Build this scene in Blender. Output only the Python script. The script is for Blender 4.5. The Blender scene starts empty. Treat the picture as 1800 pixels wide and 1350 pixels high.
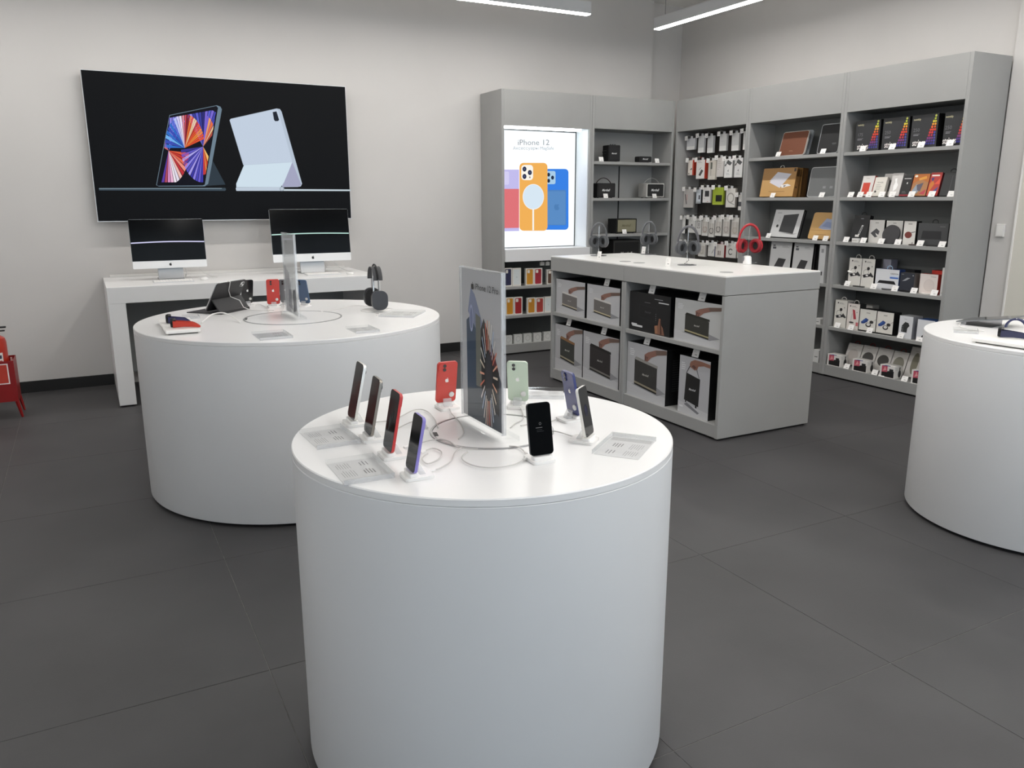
import bpy, bmesh, math, random
from mathutils import Vector, Matrix
random.seed(7)
S = bpy.context.scene
COL = S.collection
PI = math.pi
def V(*a): return Vector(a)

# ---------------------------------------------------------------- camera
F_PX = 1391.69
CAM = V(0, 0, 1.46)
YAW, PITCH, ROLL = 0.489586911, 0.228415444, -0.0016666
_fw = V(math.sin(YAW)*math.cos(PITCH), math.cos(YAW)*math.cos(PITCH), -math.sin(PITCH))
_rt = V(math.cos(YAW), -math.sin(YAW), 0)
_up = _rt.cross(_fw)
_rt, _up = math.cos(ROLL)*_rt + math.sin(ROLL)*_up, -math.sin(ROLL)*_rt + math.cos(ROLL)*_up
cd = bpy.data.cameras.new('camera'); cam = bpy.data.objects.new('camera', cd); COL.objects.link(cam)
cd.sensor_width = 36; cd.lens = 36*F_PX/1800; cd.clip_start = 0.05; cd.clip_end = 60
cam.matrix_world = Matrix(((_rt.x, _up.x, -_fw.x, CAM.x), (_rt.y, _up.y, -_fw.y, CAM.y), (_rt.z, _up.z, -_fw.z, CAM.z), (0, 0, 0, 1)))
S.camera = cam

# ---------------------------------------------------------------- world, exposure
S.view_settings.view_transform = 'Standard'; S.view_settings.look = 'None'
S.view_settings.gamma = 1; S.view_settings.use_curve_mapping = False
S.view_settings.exposure = 0.24
LAMP_E = 33.0            # emission of the lamps' diffusers
DAY_E = 1.95              # daylight outside the shop front
w = bpy.data.worlds.new('world'); S.world = w; w.use_nodes = True
w.node_tree.nodes['Background'].inputs[0].default_value = (0.74, 0.87, 1.0, 1)
w.node_tree.nodes['Background'].inputs[1].default_value = DAY_E

# ---------------------------------------------------------------- pixel -> place helpers
R0, R1, R2 = _rt, -_up, _fw
def ray(px, py): return R0*((px-900)/F_PX) + R1*((py-675)/F_PX) + R2
def on_z(px, py, z): d = ray(px, py); return CAM + d*((z-CAM.z)/d.z)
def on_x(px, py, X): d = ray(px, py); return CAM + d*((X-CAM.x)/d.x)
def on_y(px, py, Y): d = ray(px, py); return CAM + d*((Y-CAM.y)/d.y)
def along(p0, D, axis, val):          # t so that p0+tD projects to pixel coordinate val on axis
    row = (R0 if axis == 0 else R1) - R2*((val-(900 if axis == 0 else 675))/F_PX)
    return -row.dot(p0-CAM)/row.dot(D)
UP = V(0, 0, 1)
def frame(kind):                      # right and back directions seen by a customer
    return (V(0, -1, 0), V(1, 0, 0), -PI/2) if kind == 'R' else (V(1, 0, 0), V(0, 1, 0), 0.0)
def spot(kind, plane, z, px):
    r, b, rz = frame(kind)
    p0 = V(plane, 0, z) if kind == 'R' else V(0, plane, z)
    return p0 + r*along(p0, r, 0, px)
def height(p, py): return along(p, UP, 1, py)

# ---------------------------------------------------------------- materials
def lin(h):
    h = h.lstrip('#'); o = []
    for i in (0, 2, 4):
        c = int(h[i:i+2], 16)/255
        o.append(c/12.92 if c <= .04045 else ((c+.055)/1.055)**2.4)
    return (*o, 1)
_mats = {}
def M(hexc, rough=.5, metal=0, emit=0, coat=0, name=None, spec=None):
    k = (hexc, rough, metal, emit, coat, spec)
    if k in _mats: return _mats[k]
    m = bpy.data.materials.new(name or ('glow' if emit else 'metal' if metal else 'paint')); m.use_nodes = True
    b = m.node_tree.nodes['Principled BSDF']
    b.inputs['Base Color'].default_value = lin(hexc); b.inputs['Roughness'].default_value = rough
    b.inputs['Metallic'].default_value = metal
    if spec is not None: b.inputs['Specular IOR Level'].default_value = spec
    if coat: b.inputs['Coat Weight'].default_value = coat; b.inputs['Coat Roughness'].default_value = .05
    if emit:
        b.inputs['Emission Color'].default_value = lin(hexc); b.inputs['Emission Strength'].default_value = emit
        b.inputs['Base Color'].default_value = (.004, .004, .004, 1); b.inputs['Roughness'].default_value = .45; b.inputs['Specular IOR Level'].default_value = .06
    _mats[k] = m
    return m
def noise_mat(name, c0, c1, rough, scale, bump=0.0, r2=None, detail=4):
    m = bpy.data.materials.new(name); m.use_nodes = True
    nt = m.node_tree; b = nt.nodes['Principled BSDF']
    tc = nt.nodes.new('ShaderNodeNewGeometry')
    n = nt.nodes.new('ShaderNodeTexNoise'); n.inputs['Scale'].default_value = scale; n.inputs['Detail'].default_value = detail
    nt.links.new(tc.outputs['Position'], n.inputs['Vector'])
    cr = nt.nodes.new('ShaderNodeValToRGB'); cr.color_ramp.elements[0].position = .35; cr.color_ramp.elements[1].position = .65
    cr.color_ramp.elements[0].color = lin(c0); cr.color_ramp.elements[1].color = lin(c1)
    nt.links.new(n.outputs['Fac'], cr.inputs['Fac']); nt.links.new(cr.outputs['Color'], b.inputs['Base Color'])
    b.inputs['Roughness'].default_value = rough
    if r2 is not None:
        mr = nt.nodes.new('ShaderNodeMapRange'); mr.inputs['To Min'].default_value = rough; mr.inputs['To Max'].default_value = r2
        nt.links.new(n.outputs['Fac'], mr.inputs['Value']); nt.links.new(mr.outputs['Result'], b.inputs['Roughness'])
    if bump:
        n2 = nt.nodes.new('ShaderNodeTexNoise'); n2.inputs['Scale'].default_value = 180
        nt.links.new(tc.outputs['Position'], n2.inputs['Vector'])
        bp = nt.nodes.new('ShaderNodeBump'); bp.inputs['Strength'].default_value = bump; bp.inputs['Distance'].default_value = .002
        nt.links.new(n2.outputs['Fac'], bp.inputs['Height']); nt.links.new(bp.outputs['Normal'], b.inputs['Normal'])
    return m
def acrylic(name='clear_acrylic', tint=(.965, .97, .97, 1), haze=0.0):
    m = bpy.data.materials.new(name); m.use_nodes = True; nt = m.node_tree; nt.nodes.clear()
    o = nt.nodes.new('ShaderNodeOutputMaterial'); t = nt.nodes.new('ShaderNodeBsdfTransparent'); g = nt.nodes.new('ShaderNodeBsdfGlossy')
    x = nt.nodes.new('ShaderNodeMixShader'); x.inputs[0].default_value = .05
    t.inputs[0].default_value = tint; g.inputs['Roughness'].default_value = .02
    nt.links.new(t.outputs[0], x.inputs[1]); nt.links.new(g.outputs[0], x.inputs[2])
    last = x
    if haze:
        d = nt.nodes.new('ShaderNodeBsdfDiffuse'); d.inputs[0].default_value = (.85, .85, .86, 1)
        y = nt.nodes.new('ShaderNodeMixShader'); y.inputs[0].default_value = haze
        nt.links.new(x.outputs[0], y.inputs[1]); nt.links.new(d.outputs[0], y.inputs[2]); last = y
    nt.links.new(last.outputs[0], o.inputs[0])
    return m
WALL = noise_mat('wall_paint', '#CBC8C5', '#CECBC8', .85, 1.5, .12)
CEIL = noise_mat('ceiling_paint', '#ECEAE6', '#F0EEEA', .9, 2, .15)
TILE = noise_mat('floor_tile', '#393839', '#424142', .5, 2.2, .08, .56, 6)
GROUT = noise_mat('grout', '#6A6866', '#85827F', .9, 30)
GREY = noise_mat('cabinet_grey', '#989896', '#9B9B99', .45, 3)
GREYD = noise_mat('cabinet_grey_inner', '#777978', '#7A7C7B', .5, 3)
DESKG = noise_mat('desk_grey_panel', '#838584', '#888A89', .55, 3)
PEG = noise_mat('peg_board', '#4A4744', '#504D4A', .6, 5)
WHITE = noise_mat('white_laminate', '#E6E5E4', '#E9E8E7', .28, 2)
DRUM = noise_mat('white_drum', '#DEDEDE', '#E1E1E1', .4, 2)
BLACK = M('#0B0B0C', .6); BLACKG = M('#050506', .08, coat=.3); CARDW = M('#F1EFEC', .6)
ACR = acrylic(); ACRH = acrylic('frosted_acrylic_edge', haze=.25)
STEEL = M('#B9BBBD', .25, 1); ALU = M('#C9CACB', .35, .9); CHROME = M('#DDDDDD', .08, 1)

# ---------------------------------------------------------------- mesh builder
class MB:
    def __init__(s): s.v = []; s.f = []; s.mi = []; s.m = []
    def _mi(s, mat):
        if mat not in s.m: s.m.append(mat)
        return s.m.index(mat)
    def add(s, vs, fs, mat, mx=None):
        o = len(s.v); i = s._mi(mat)
        for p in vs:
            p = Vector(p); s.v.append(mx @ p if mx else p)
        for f in fs: s.f.append([o+k for k in f]); s.mi.append(i)
        return s
    def box(s, x0, x1, y0, y1, z0, z1, mat, b=0, mx=None, front=None):
        if b <= 0:
            vs = [(x, y, z) for x in (x0, x1) for y in (y0, y1) for z in (z0, z1)]
            fs = [(0, 1, 3, 2), (4, 6, 7, 5), (0, 4, 5, 1), (2, 3, 7, 6), (0, 2, 6, 4), (1, 5, 7, 3)]
            if front:
                s.add(vs, fs[:2]+fs[3:], mat, mx); s.add(vs, [fs[2]], front, mx)
            else: s.add(vs, fs, mat, mx)
            return s
        vs = []; idx = {}
        X = (x0, x1); Y = (y0, y1); Z = (z0, z1)
        for i in (0, 1):
            for j in (0, 1):
                for k in (0, 1):
                    sx, sy, sz = (1-2*i)*b, (1-2*j)*b, (1-2*k)*b
                    for a, p in (('x', (X[i], Y[j]+sy, Z[k]+sz)), ('y', (X[i]+sx, Y[j], Z[k]+sz)), ('z', (X[i]+sx, Y[j]+sy, Z[k]))):
                        idx[(i, j, k, a)] = len(vs); vs.append(p)
        q = lambda *a: idx[a]
        fs = []
        for i in (0, 1): fs.append([q(i, 0, 0, 'x'), q(i, 1, 0, 'x'), q(i, 1, 1, 'x'), q(i, 0, 1, 'x')])
        for j in (0, 1): fs.append([q(0, j, 0, 'y'), q(1, j, 0, 'y'), q(1, j, 1, 'y'), q(0, j, 1, 'y')])
        for k in (0, 1): fs.append([q(0, 0, k, 'z'), q(1, 0, k, 'z'), q(1, 1, k, 'z'), q(0, 1, k, 'z')])
        for j in (0, 1):
            for k in (0, 1): fs.append([q(0, j, k, 'y'), q(1, j, k, 'y'), q(1, j, k, 'z'), q(0, j, k, 'z')])
        for i in (0, 1):
            for k in (0, 1): fs.append([q(i, 0, k, 'x'), q(i, 1, k, 'x'), q(i, 1, k, 'z'), q(i, 0, k, 'z')])
        for i in (0, 1):
            for j in (0, 1): fs.append([q(i, j, 0, 'x'), q(i, j, 1, 'x'), q(i, j, 1, 'y'), q(i, j, 0, 'y')])
        for i in (0, 1):
            for j in (0, 1):
                for k in (0, 1): fs.append([q(i, j, k, 'x'), q(i, j, k, 'y'), q(i, j, k, 'z')])
        return s.add(vs, fs, mat, mx)
    def prism(s, poly, y0, y1, mat, mx=None, front=None, back=None):   # poly in (x,z), extruded along y
        n = len(poly)
        vs = [(x, y0, z) for x, z in poly] + [(x, y1, z) for x, z in poly]
        s.add(vs, [[i, (i+1) % n, n+(i+1) % n, n+i] for i in range(n)], mat, mx)
        s.add(vs[:n], [list(range(n))], front or mat, mx); s.add(vs[n:], [list(range(n))[::-1]], back or mat, mx)
        return s
    def prismz(s, poly, z0, z1, mat, mx=None):                          # poly in (x,y)
        n = len(poly)
        vs = [(x, y, z0) for x, y in poly] + [(x, y, z1) for x, y in poly]
        return s.add(vs, [[i, (i+1) % n, n+(i+1) % n, n+i] for i in range(n)] + [list(range(n))[::-1], list(range(n, 2*n))], mat, mx)
    def lathe(s, prof, mat, seg=32, mx=None, cap=True):                 # prof (r,z)
        vs = []; fs = []
        for r, z in prof:
            for k in range(seg): a = 2*PI*k/seg; vs.append((r*math.cos(a), r*math.sin(a), z))
        for i in range(len(prof)-1):
            for k in range(seg):
                a, b = i*seg+k, i*seg+(k+1) % seg; fs.append([a, b, b+seg, a+seg])
        if cap:
            if prof[0][0] > 1e-6: fs.append(list(range(seg))[::-1])
            if prof[-1][0] > 1e-6: fs.append([(len(prof)-1)*seg+k for k in range(seg)])
        return s.add(vs, fs, mat, mx)
    def tube(s, pts, r, mat, seg=8, mx=None, flat=1.0, rs=None):
        pts = [Vector(p) for p in pts]; n = len(pts); vs = []; fs = []
        ref = None
        for i, p in enumerate(pts):
            t = (pts[min(i+1, n-1)] - pts[max(i-1, 0)]).normalized()
            if ref is None: ref = V(0, 0, 1) if abs(t.z) < .9 else V(1, 0, 0)
            u = t.cross(ref).normalized(); v = u.cross(t).normalized(); ref = v
            rr = rs[i] if rs else r
            for k in range(seg):
                a = 2*PI*k/seg; vs.append(p + u*(rr*math.cos(a)) + v*(rr*flat*math.sin(a)))
        for i in range(n-1):
            for k in range(seg):
                a, b = i*seg+k, i*seg+(k+1) % seg; fs.append([a, b, b+seg, a+seg])
        fs.append(list(range(seg))[::-1]); fs.append([(n-1)*seg+k for k in range(seg)])
        return s.add(vs, fs, mat, mx)
    def build(s, name, parent=None, smooth=True, angle=35):
        me = bpy.data.meshes.new(name); me.from_pydata([tuple(p) for p in s.v], [], s.f)
        for m in s.m: me.materials.append(m)
        me.polygons.foreach_set('material_index', s.mi); me.update()
        if smooth:
            me.shade_smooth(); me.set_sharp_from_angle(angle=math.radians(angle))
        o = bpy.data.objects.new(name, me); COL.objects.link(o)
        if parent: o.parent = parent
        return o
def rrect(w, h, r, x=0, z=0, n=4):     # rounded rectangle, lower left corner at x,z
    out = []
    for cx, cz, a0 in ((x+w-r, z+r, -PI/2), (x+w-r, z+h-r, 0), (x+r, z+h-r, PI/2), (x+r, z+r, PI)):
        for k in range(n+1): a = a0 + PI/2*k/n; out.append((cx+r*math.cos(a), cz+r*math.sin(a)))
    return out
def ell(cx, cz, rx, rz, n=24): return [(cx+rx*math.cos(2*PI*k/n), cz+rz*math.sin(2*PI*k/n)) for k in range(n)]
APPLE_B = [(0, .30), (.10, .345), (.20, .36), (.30, .33), (.37, .26), (.31, .20), (.27, .10), (.28, -.02), (.34, -.11), (.41, -.16), (.36, -.29), (.27, -.42), (.17, -.48), (.08, -.46), (0, -.44), (-.08, -.46), (-.17, -.48), (-.28, -.40), (-.37, -.24), (-.41, -.06), (-.40, .12), (-.33, .27), (-.22, .35), (-.11, .345)]
APPLE_L = [(-.01, .38), (.02, .50), (.09, .59), (.19, .63), (.18, .52), (.11, .43)]
_txt = {}
def text_geo(s, shear=0.0, bold=0.0):
    k = (s, shear, bold)
    if k not in _txt:
        cu = bpy.data.curves.new('lettering', 'FONT'); cu.body = s; cu.size = 1; cu.shear = shear; cu.offset = bold; cu.resolution_u = 2
        o = bpy.data.objects.new('lettering', cu); COL.objects.link(o)
        dg = bpy.context.evaluated_depsgraph_get(); me = o.evaluated_get(dg).to_mesh()
        vs = [(v.co.x, v.co.y) for v in me.vertices]; fs = [list(p.vertices) for p in me.polygons]
        o.evaluated_get(dg).to_mesh_clear(); bpy.data.objects.remove(o); bpy.data.curves.remove(cu)
        _txt[k] = (vs, fs, max([v[0] for v in vs] or [1]))
    return _txt[k]
# flat print. shapes use fractions (u,v) of a w x h face; mp(u_metres, v_metres, layer) -> local point
def prints(mb, shapes, w, h, mp, rough=.5, emit=0, coat=0):
    for li, sh in enumerate(shapes):
        k = sh[0]; L = li
        mm = lambda c: M(c, rough, 0, emit, coat)
        def put(poly, c): mb.add([mp(u*w, v*h, L) for u, v in poly], [list(range(len(poly)))], mm(c))
        if k == 'r': put([(sh[1], sh[2]), (sh[3], sh[2]), (sh[3], sh[4]), (sh[1], sh[4])], sh[5])
        elif k == 'e': put(ell(sh[1], sh[2], sh[3], sh[4], 24), sh[5])
        elif k == 'd':                                    # true circle, radius as a fraction of h
            put(ell(sh[1], sh[2], sh[3]*h/w, sh[3], 24), sh[4])
        elif k == 'p': put(sh[1], sh[2])
        elif k == 'rr': put([(x/w, z/h) for x, z in rrect((sh[3]-sh[1])*w, (sh[4]-sh[2])*h, sh[5], sh[1]*w, sh[2]*h)], sh[6])
        elif k == 'ring':
            cx, cy, r1, r2, c = sh[1:6]; n = 28
            a = ell(cx, cy, r1*h/w, r1, n); b = ell(cx, cy, r2*h/w, r2, n)
            mb.add([mp(u*w, v*h, L) for u, v in a+b], [[i, (i+1) % n, n+(i+1) % n, n+i] for i in range(n)], mm(c))
        elif k == 'l':
            u, v, n, ln, pit, th, c = sh[1:8]
            for i in range(n):
                e = ln*(.7+.3*((i*37) % 10)/10)
                put([(u, v-i*pit), (u+e, v-i*pit), (u+e, v-i*pit+th), (u, v-i*pit+th)], c)
        elif k == 't':
            s, u, v, size, c = sh[1:6]; op = sh[6] if len(sh) > 6 else {}
            vs, fs, tw = text_geo(s, op.get('shear', 0), op.get('bold', 0)); z = size*h
            x0 = u*w - (tw*z/2 if op.get('mid', 1) else 0)
            mb.add([mp(x0+a*z*op.get('sx', 1), v*h+b*z, L) for a, b in vs], fs, mm(c))
        elif k == 'apple':
            cx, cy, z, c = sh[1:5]; z *= h
            for P in (APPLE_B, APPLE_L): mb.add([mp(cx*w+a*z, cy*h+b*z, L) for a, b in P], [list(range(len(P)))], mm(c))
    return mb
def thing(name, label, cat, loc=(0, 0, 0), rz=0, group=None, mx=None):
    o = bpy.data.objects.new(name, None); COL.objects.link(o); o.empty_display_size = .05
    if mx is not None: o.matrix_basis = mx
    else: o.location = loc; o.rotation_euler = (0, 0, rz)
    o['label'] = label; o['category'] = cat
    if group: o['group'] = group
    return o
def tag(o, label, cat, group=None):
    o['label'] = label; o['category'] = cat
    if group: o['group'] = group
    return o
def struct(o): o['kind'] = 'structure'; return o
def pose(loc, rz, d=0, tilt=0):
    return Matrix.Translation(loc) @ Matrix.Rotation(rz, 4, 'Z') @ Matrix.Translation((0, d, 0)) @ Matrix.Rotation(-tilt, 4, 'X') @ Matrix.Translation((0, -d, 0))

# ================================================================ THE ROOM
WY, WX, CZ = 7.09, 5.89, 3.45
XL, YF = -4.2, -4.0
mb = MB(); mb.box(XL-.2, 6.2, YF-.2, 7.4, -.20, -.0016, GROUT); floor = struct(mb.build('floor'))
TX, TY, TX0, TY0, GAP = .8885, .909, .3767, 1.445, .0020
tm = MB(); bb = .0005
tm.box(GAP/2, TX-GAP/2, GAP/2, TY-GAP/2, -.0015, 0, TILE, b=bb); tile0 = tm.build('tile', floor)
first = True
for i in range(-5, 7):
    for j in range(-6, 7):
        x, y = TX0+i*TX, TY0+j*TY
        if x > WX+.1 or y > 7.3 or x < XL-.8 or y < YF-.8: continue
        if first: o = tile0; first = False
        else: o = tile0.copy(); COL.objects.link(o)
        o.parent = floor; o.location = (x, y, 0)
mb = MB(); mb.box(XL-.2, 6.2, YF-.2, 7.4, CZ, CZ+.15, CEIL); struct(mb.build('ceiling'))
mb = MB(); mb.box(XL, 5.44, WY, WY+.3, .0, CZ, WALL); mb.box(5.44, 6.2, 7.17, WY+.3, 0, CZ, WALL); struct(mb.build('wall_back'))
mb = MB(); mb.box(WX, 6.2, 3.545, 7.17, 0, CZ, WALL); mb.box(5.8515, 6.2, YF, 3.545, 0, CZ, WALL); struct(mb.build('wall_right'))
mb = MB(); mb.box(XL-.2, -1.2, YF-.2, YF, 0, CZ, WALL); mb.box(-1.2, 6.2, YF-.2, YF, 3.0, CZ, WALL); struct(mb.build('wall_front'))
FRM = M('#77797B', .4, .6); mb = MB()
for k in range(5): x = -1.16 + k*(7.28/4); mb.box(x-.04, x+.04, YF-.12, YF-.04, 0, 3.0, FRM)
mb.box(-1.2, 6.2, YF-.12, YF-.04, 0, .08, FRM); mb.box(-1.2, 6.2, YF-.12, YF-.04, 2.92, 3.0, FRM); added_win = struct(mb.build('added_window'))  # unseen glazing, added so light from behind the camera reaches the drum fronts
for k in range(4): x = -1.16 + k*1.82; MB().box(x+.04, x+1.78, YF-.085, YF-.075, .08, 2.92, ACR).build('pane', added_win)
# left: shop front, glazed between mullions
mb = MB(); mb.box(XL-.2, XL, YF, 7.4, 2.9, CZ, WALL); mb.box(XL-.2, XL, .05, 7.4, 0, 2.9, WALL); mb.box(XL-.2, XL, YF, -1.9, 0, 2.9, WALL); struct(mb.build('wall_left'))
fr = MB()
for k in range(2): y = -1.9 + k*1.95; fr.box(XL-.12, XL-.04, y-.04, y+.04, 0, 2.9, FRM)
fr.box(XL-.12, XL-.04, -1.9, .05, 0, .1, FRM); fr.box(XL-.12, XL-.04, -1.9, .05, 2.82, 2.9, FRM)
win = struct(fr.build('window_1'))
for k in range(1): y = -1.9 + k*1.95; MB().box(XL-.085, XL-.075, y+.04, y+1.91, .1, 2.82, ACR).build('pane', win)
mb = MB(); mb.box(XL, .10, WY-.014, WY, 0, .088, M('#141312', .5), b=.001); mb.box(2.1, 3.44, WY-.014, WY, 0, .088, M('#141312', .5), b=.001)
struct(mb.build('baseboard_back'))
mb = MB(); mb.box(5.838, 5.8515, YF, 2.0, 0, .088, M('#141312', .5)); struct(mb.build('baseboard_right'))
# flush door in the right wall beside the shelving
dl = on_x(1795.5, 166, 5.8515); dy = 3.36
dr = MB(); dr.prismz([(5.832, dy), (5.8515, dy), (5.8515, dy-.95), (5.832, dy-.95)], .01, dl.z, M('#D3D0C6', .4)); door = struct(dr.build('door_1'))
MB().box(5.826, 5.8515, dy, dy+.012, .005, dl.z+.012, M('#E6E4E0', .4)).box(5.826, 5.8515, dy-.962, dy-.95, .005, dl.z+.012, M('#E6E4E0', .4)).box(5.826, 5.8515, dy-.95, dy, dl.z, dl.z+.012, M('#E6E4E0', .4)).build('door_frame', door)
p = on_x(1760.5, 405, 5.8515)
sw = thing('door_sensor', 'small white sensor box on the wall beside the door edge', 'sensor', (5.8515, p.y, p.z))
MB().box(-.022, 0, -.03, .03, -.045, .045, M('#DEDCD8', .4), b=.003).build('housing', sw)
MB().box(-.024, -.0221, -.02, .02, -.035, .035, M('#E8E6E2', .4), b=.0005).build('cover', sw)

# ---------------------------------------------------------------- lamps (linear LED pendants)
LED = M('#FFFCF8', emit=LAMP_E)
HOUS = M('#C9CACB', .5)
def pendant(x0, y0, ax, length, label):
    t = thing('linear_pendant_lamp', label, 'lamp', (x0, y0, 3.0), 0 if ax == 'x' else PI/2, 'linear pendant lamps')
    W = .035
    MB().box(0, length, -W, W, .006, .10, HOUS, b=.002).build('housing', t)
    MB().box(.004, length-.004, -W+.004, W-.004, .0, .0058, LED).build('diffuser', t)
    n = max(2, int(length/1.6)+1)
    for k in range(n):
        xx = .12 + (length-.24)*k/(n-1)
        MB().tube([(xx, 0, .10), (xx, 0, CZ-3.0)], .0022, M('#5A5A5A', .4, .5), 6).build('suspension_rod', t)
    return t
pendant(4.03-7.2, 6.15, 'x', 7.2, 'long white LED pendant lamp running above the wall screen')
pendant(4.92, 6.36-8.4, 'y', 8.4, 'long white LED pendant lamp running along the grey shelving')
pendant(2.80, 5.2-8.4, 'y', 8.4, 'long white LED pendant lamp over the middle of the shop floor')
pendant(1.60, 5.0-8.0, 'y', 8.0, 'long white LED pendant lamp over the small round tables')
pendant(2.86, .75, 'x', 2.0, 'added unseen white LED pendant brightening the watch table and island end')  # out of view, added only to brighten the watch table and island end
pendant(-2.2, 4.4-7.4, 'y', 7.4, 'long white LED pendant lamp near the glazed shop front')

# ================================================================ FURNITURE
TZ = .86
def round_table(x, y, r, label, ring=None):
    t = thing('round_display_table', label, 'table', (x, y, 0), 0, 'white drum tables')
    MB().lathe([(r-.03, 0), (r-.03, .016)], M('#0A0A0A', .6), 96).build('plinth', t)
    MB().lathe([(r-.002, .016), (r, .019), (r, TZ-.020), (r-.0015, TZ-.0185)], DRUM, 128).build('drum', t)
    MB().lathe([(r-.0025, TZ-.0182), (r-.0002, TZ-.017), (r-.0002, TZ-.0025), (r-.0025, TZ)], WHITE, 128).build('table_top', t)
    if ring:
        rx, ry, rr = ring
        mx = Matrix.Translation((rx, ry, 0))
        g = MB(); g.lathe([(rr, TZ+.0002), (rr, TZ+.003), (rr-.006, TZ+.003), (rr-.006, TZ+.0002)], M('#A8A8A8', .3, .7), 64, mx, cap=False); g.build('cable_ring', t)
        MB().lathe([(rr-.0085, TZ+.0002), (rr-.0085, TZ+.002)], WHITE, 64, mx).build('cable_lid', t)
        a0 = 2.9
        MB().prismz([(rx+(rr-.018)*math.cos(a0-.12), ry+(rr-.018)*math.sin(a0-.12)), (rx+(rr-.007)*math.cos(a0-.12), ry+(rr-.007)*math.sin(a0-.12)), (rx+(rr-.007)*math.cos(a0+.12), ry+(rr-.007)*math.sin(a0+.12)), (rx+(rr-.018)*math.cos(a0+.12), ry+(rr-.018)*math.sin(a0+.12))], TZ+.002, TZ+.0024, M('#1B1B1B', .6)).build('cable_slot', t)
    return t
T1 = V(.887, 1.826, 0); T2 = V(.933, 4.20, 0); T3 = V(3.822, 1.941, 0)
round_table(T1.x, T1.y, .496, 'white drum table holding a circle of phones and a clear sign', (.02, -.01, .165))
round_table(T2.x, T2.y, .767, 'widest white drum table in front of the computer desk', (-.005, -.02, .25))
round_table(T3.x, T3.y, .545, 'white drum table with wrist watches near the door')

# desk
DZ = .866
t = thing('wall_desk', 'long white waterfall desk under the wall screen', 'desk', (.104, 6.225, 0))
DW, DD = 2.10-.104, WY-6.225-.004
MB().box(0, DW, 0, DD, DZ-.115, DZ, WHITE, b=.002).build('desk_top', t)
MB().box(0, .112, 0, DD, .012, DZ-.1155, WHITE, b=.002).build('leg_panel', t)
MB().box(DW-.112, DW, 0, DD, .012, DZ-.1155, WHITE, b=.002).build('leg_panel', t)
MB().box(.02, .092, .03, DD-.03, 0, .012, BLACK).box(DW-.092, DW-.02, .03, DD-.03, 0, .012, BLACK).build('plinth', t)
MB().box(.1125, DW-.1125, DD-.16, DD-.14, .12, DZ-.116, DESKG).build('modesty_panel', t)
MB().box(.05, DW-.05, DD-.03, DD-.002, DZ+.0003, DZ+.02, M('#D5D3CF', .4), b=.002).build('cable_duct', t)

# grey wall units
SHELF = [1.825, 1.477, 1.125, .775, .425]
def unit(label, loc, rz, width, shelves, dep=.43, back=.31, name='shelving_unit', backmat=None, endr=False, endl=False, open_lo=.10, header=True):
    t = thing(name, label, 'shelving', loc, rz, 'grey wall shelving')
    th = .028; e = .0008
    MB().box(e, th, 0, dep, .014, 2.43, GREY, b=.0012).build('side_panel', t)
    MB().box(width-th, width-e, 0, dep, .014, 2.43, GREY, b=.0012).build('side_panel', t)
    MB().box(th+.0005, width-th-.0005, 0, .02, 2.128, 2.43, GREY, b=.001).build('header', t)
    MB().box(th+.0005, width-th-.0005, .0205, dep-.002, 2.40, 2.425, GREY).build('top_panel', t)
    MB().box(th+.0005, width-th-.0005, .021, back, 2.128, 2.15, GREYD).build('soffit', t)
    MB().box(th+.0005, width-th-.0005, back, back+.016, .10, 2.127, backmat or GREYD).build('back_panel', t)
    for z in shelves:
        MB().box(th+.001, width-th-.001, .004, back-.001, z-.027, z, GREY, b=.0012).build('shelf', t)
    MB().box(th+.0005, width-th-.0005, .006, back-.0005, .0145, open_lo, GREY, b=.001).build('base', t)
    MB().box(.012, width-.012, .02, dep-.01, 0, .014, BLACK).build('plinth', t)
    return t
YD = [6.63, 5.618, 4.577, 3.552]
uE = unit('grey shelving unit full of boxed chargers and light strings', (5.42, YD[2], 0), -PI/2, YD[2]-YD[3], SHELF)
uD = unit('grey shelving unit with laptop sleeves and cartons', (5.42, YD[1], 0), -PI/2, YD[1]-YD[2], SHELF)
uC = unit('grey corner unit with a dark peg board of hanging accessories', (5.42, YD[0], 0), -PI/2, YD[0]-YD[1], [], backmat=PEG)
BX = [3.44, 4.42, 5.416]
uB = unit('grey shelving unit displaying portable speakers', (BX[1], 6.65, 0), 0, BX[2]-BX[1], SHELF, backmat=noise_mat('pale_back', '#A9A9A7', '#ACACAA', .5, 3))
sl = spot('B', 6.955, 1.3, 1086.5)
MB().box(sl.x-BX[1]-.006, sl.x-BX[1]+.006, .305, .3095, .80, 1.797, M('#0E0E0E', .6)).build('back_slot', uB)
# unit with the light box
t = uA = thing('shelving_unit', 'grey unit framing a bright backlit poster above a white ledge', 'shelving', (BX[0], 6.65, 0), 0, 'grey wall shelving')
wA = BX[1]-BX[0]; th = .028; LIT = M('#E9EEF0', .5)
MB().box(.0008, th, 0, .43, .014, 2.43, GREY, b=.0012).build('side_panel', t)
MB().box(wA-th, wA-.0008, 0, .43, .014, 2.43, GREY, b=.0012).build('side_panel', t)
MB().box(th+.0005, wA-th-.0005, 0, .02, 2.118, 2.43, GREY, b=.001).build('header', t)
MB().box(th+.0005, wA-th-.0005, .0205, .428, 2.40, 2.425, GREY).build('top_panel', t)
MB().box(th+.0005, wA-th-.0005, .0205, .24, 2.118, 2.14, LIT).build('soffit', t)
MB().box(wA-th-.006, wA-th-.0005, .021, .24, 1.006, 2.117, LIT).build('niche_lining', t)
MB().box(th+.0005, th+.006, .021, .24, 1.006, 2.117, LIT).build('niche_lining', t)
lp = [(th+.001, -.02), (wA-.012, -.02), (wA-.012, -.003), (wA-th-.001, -.003), (wA-th-.001, .27), (th+.001, .27)]
MB().prismz(lp, .893, 1.005, M('#DFDFE0', .35)).build('ledge', t)
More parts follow.
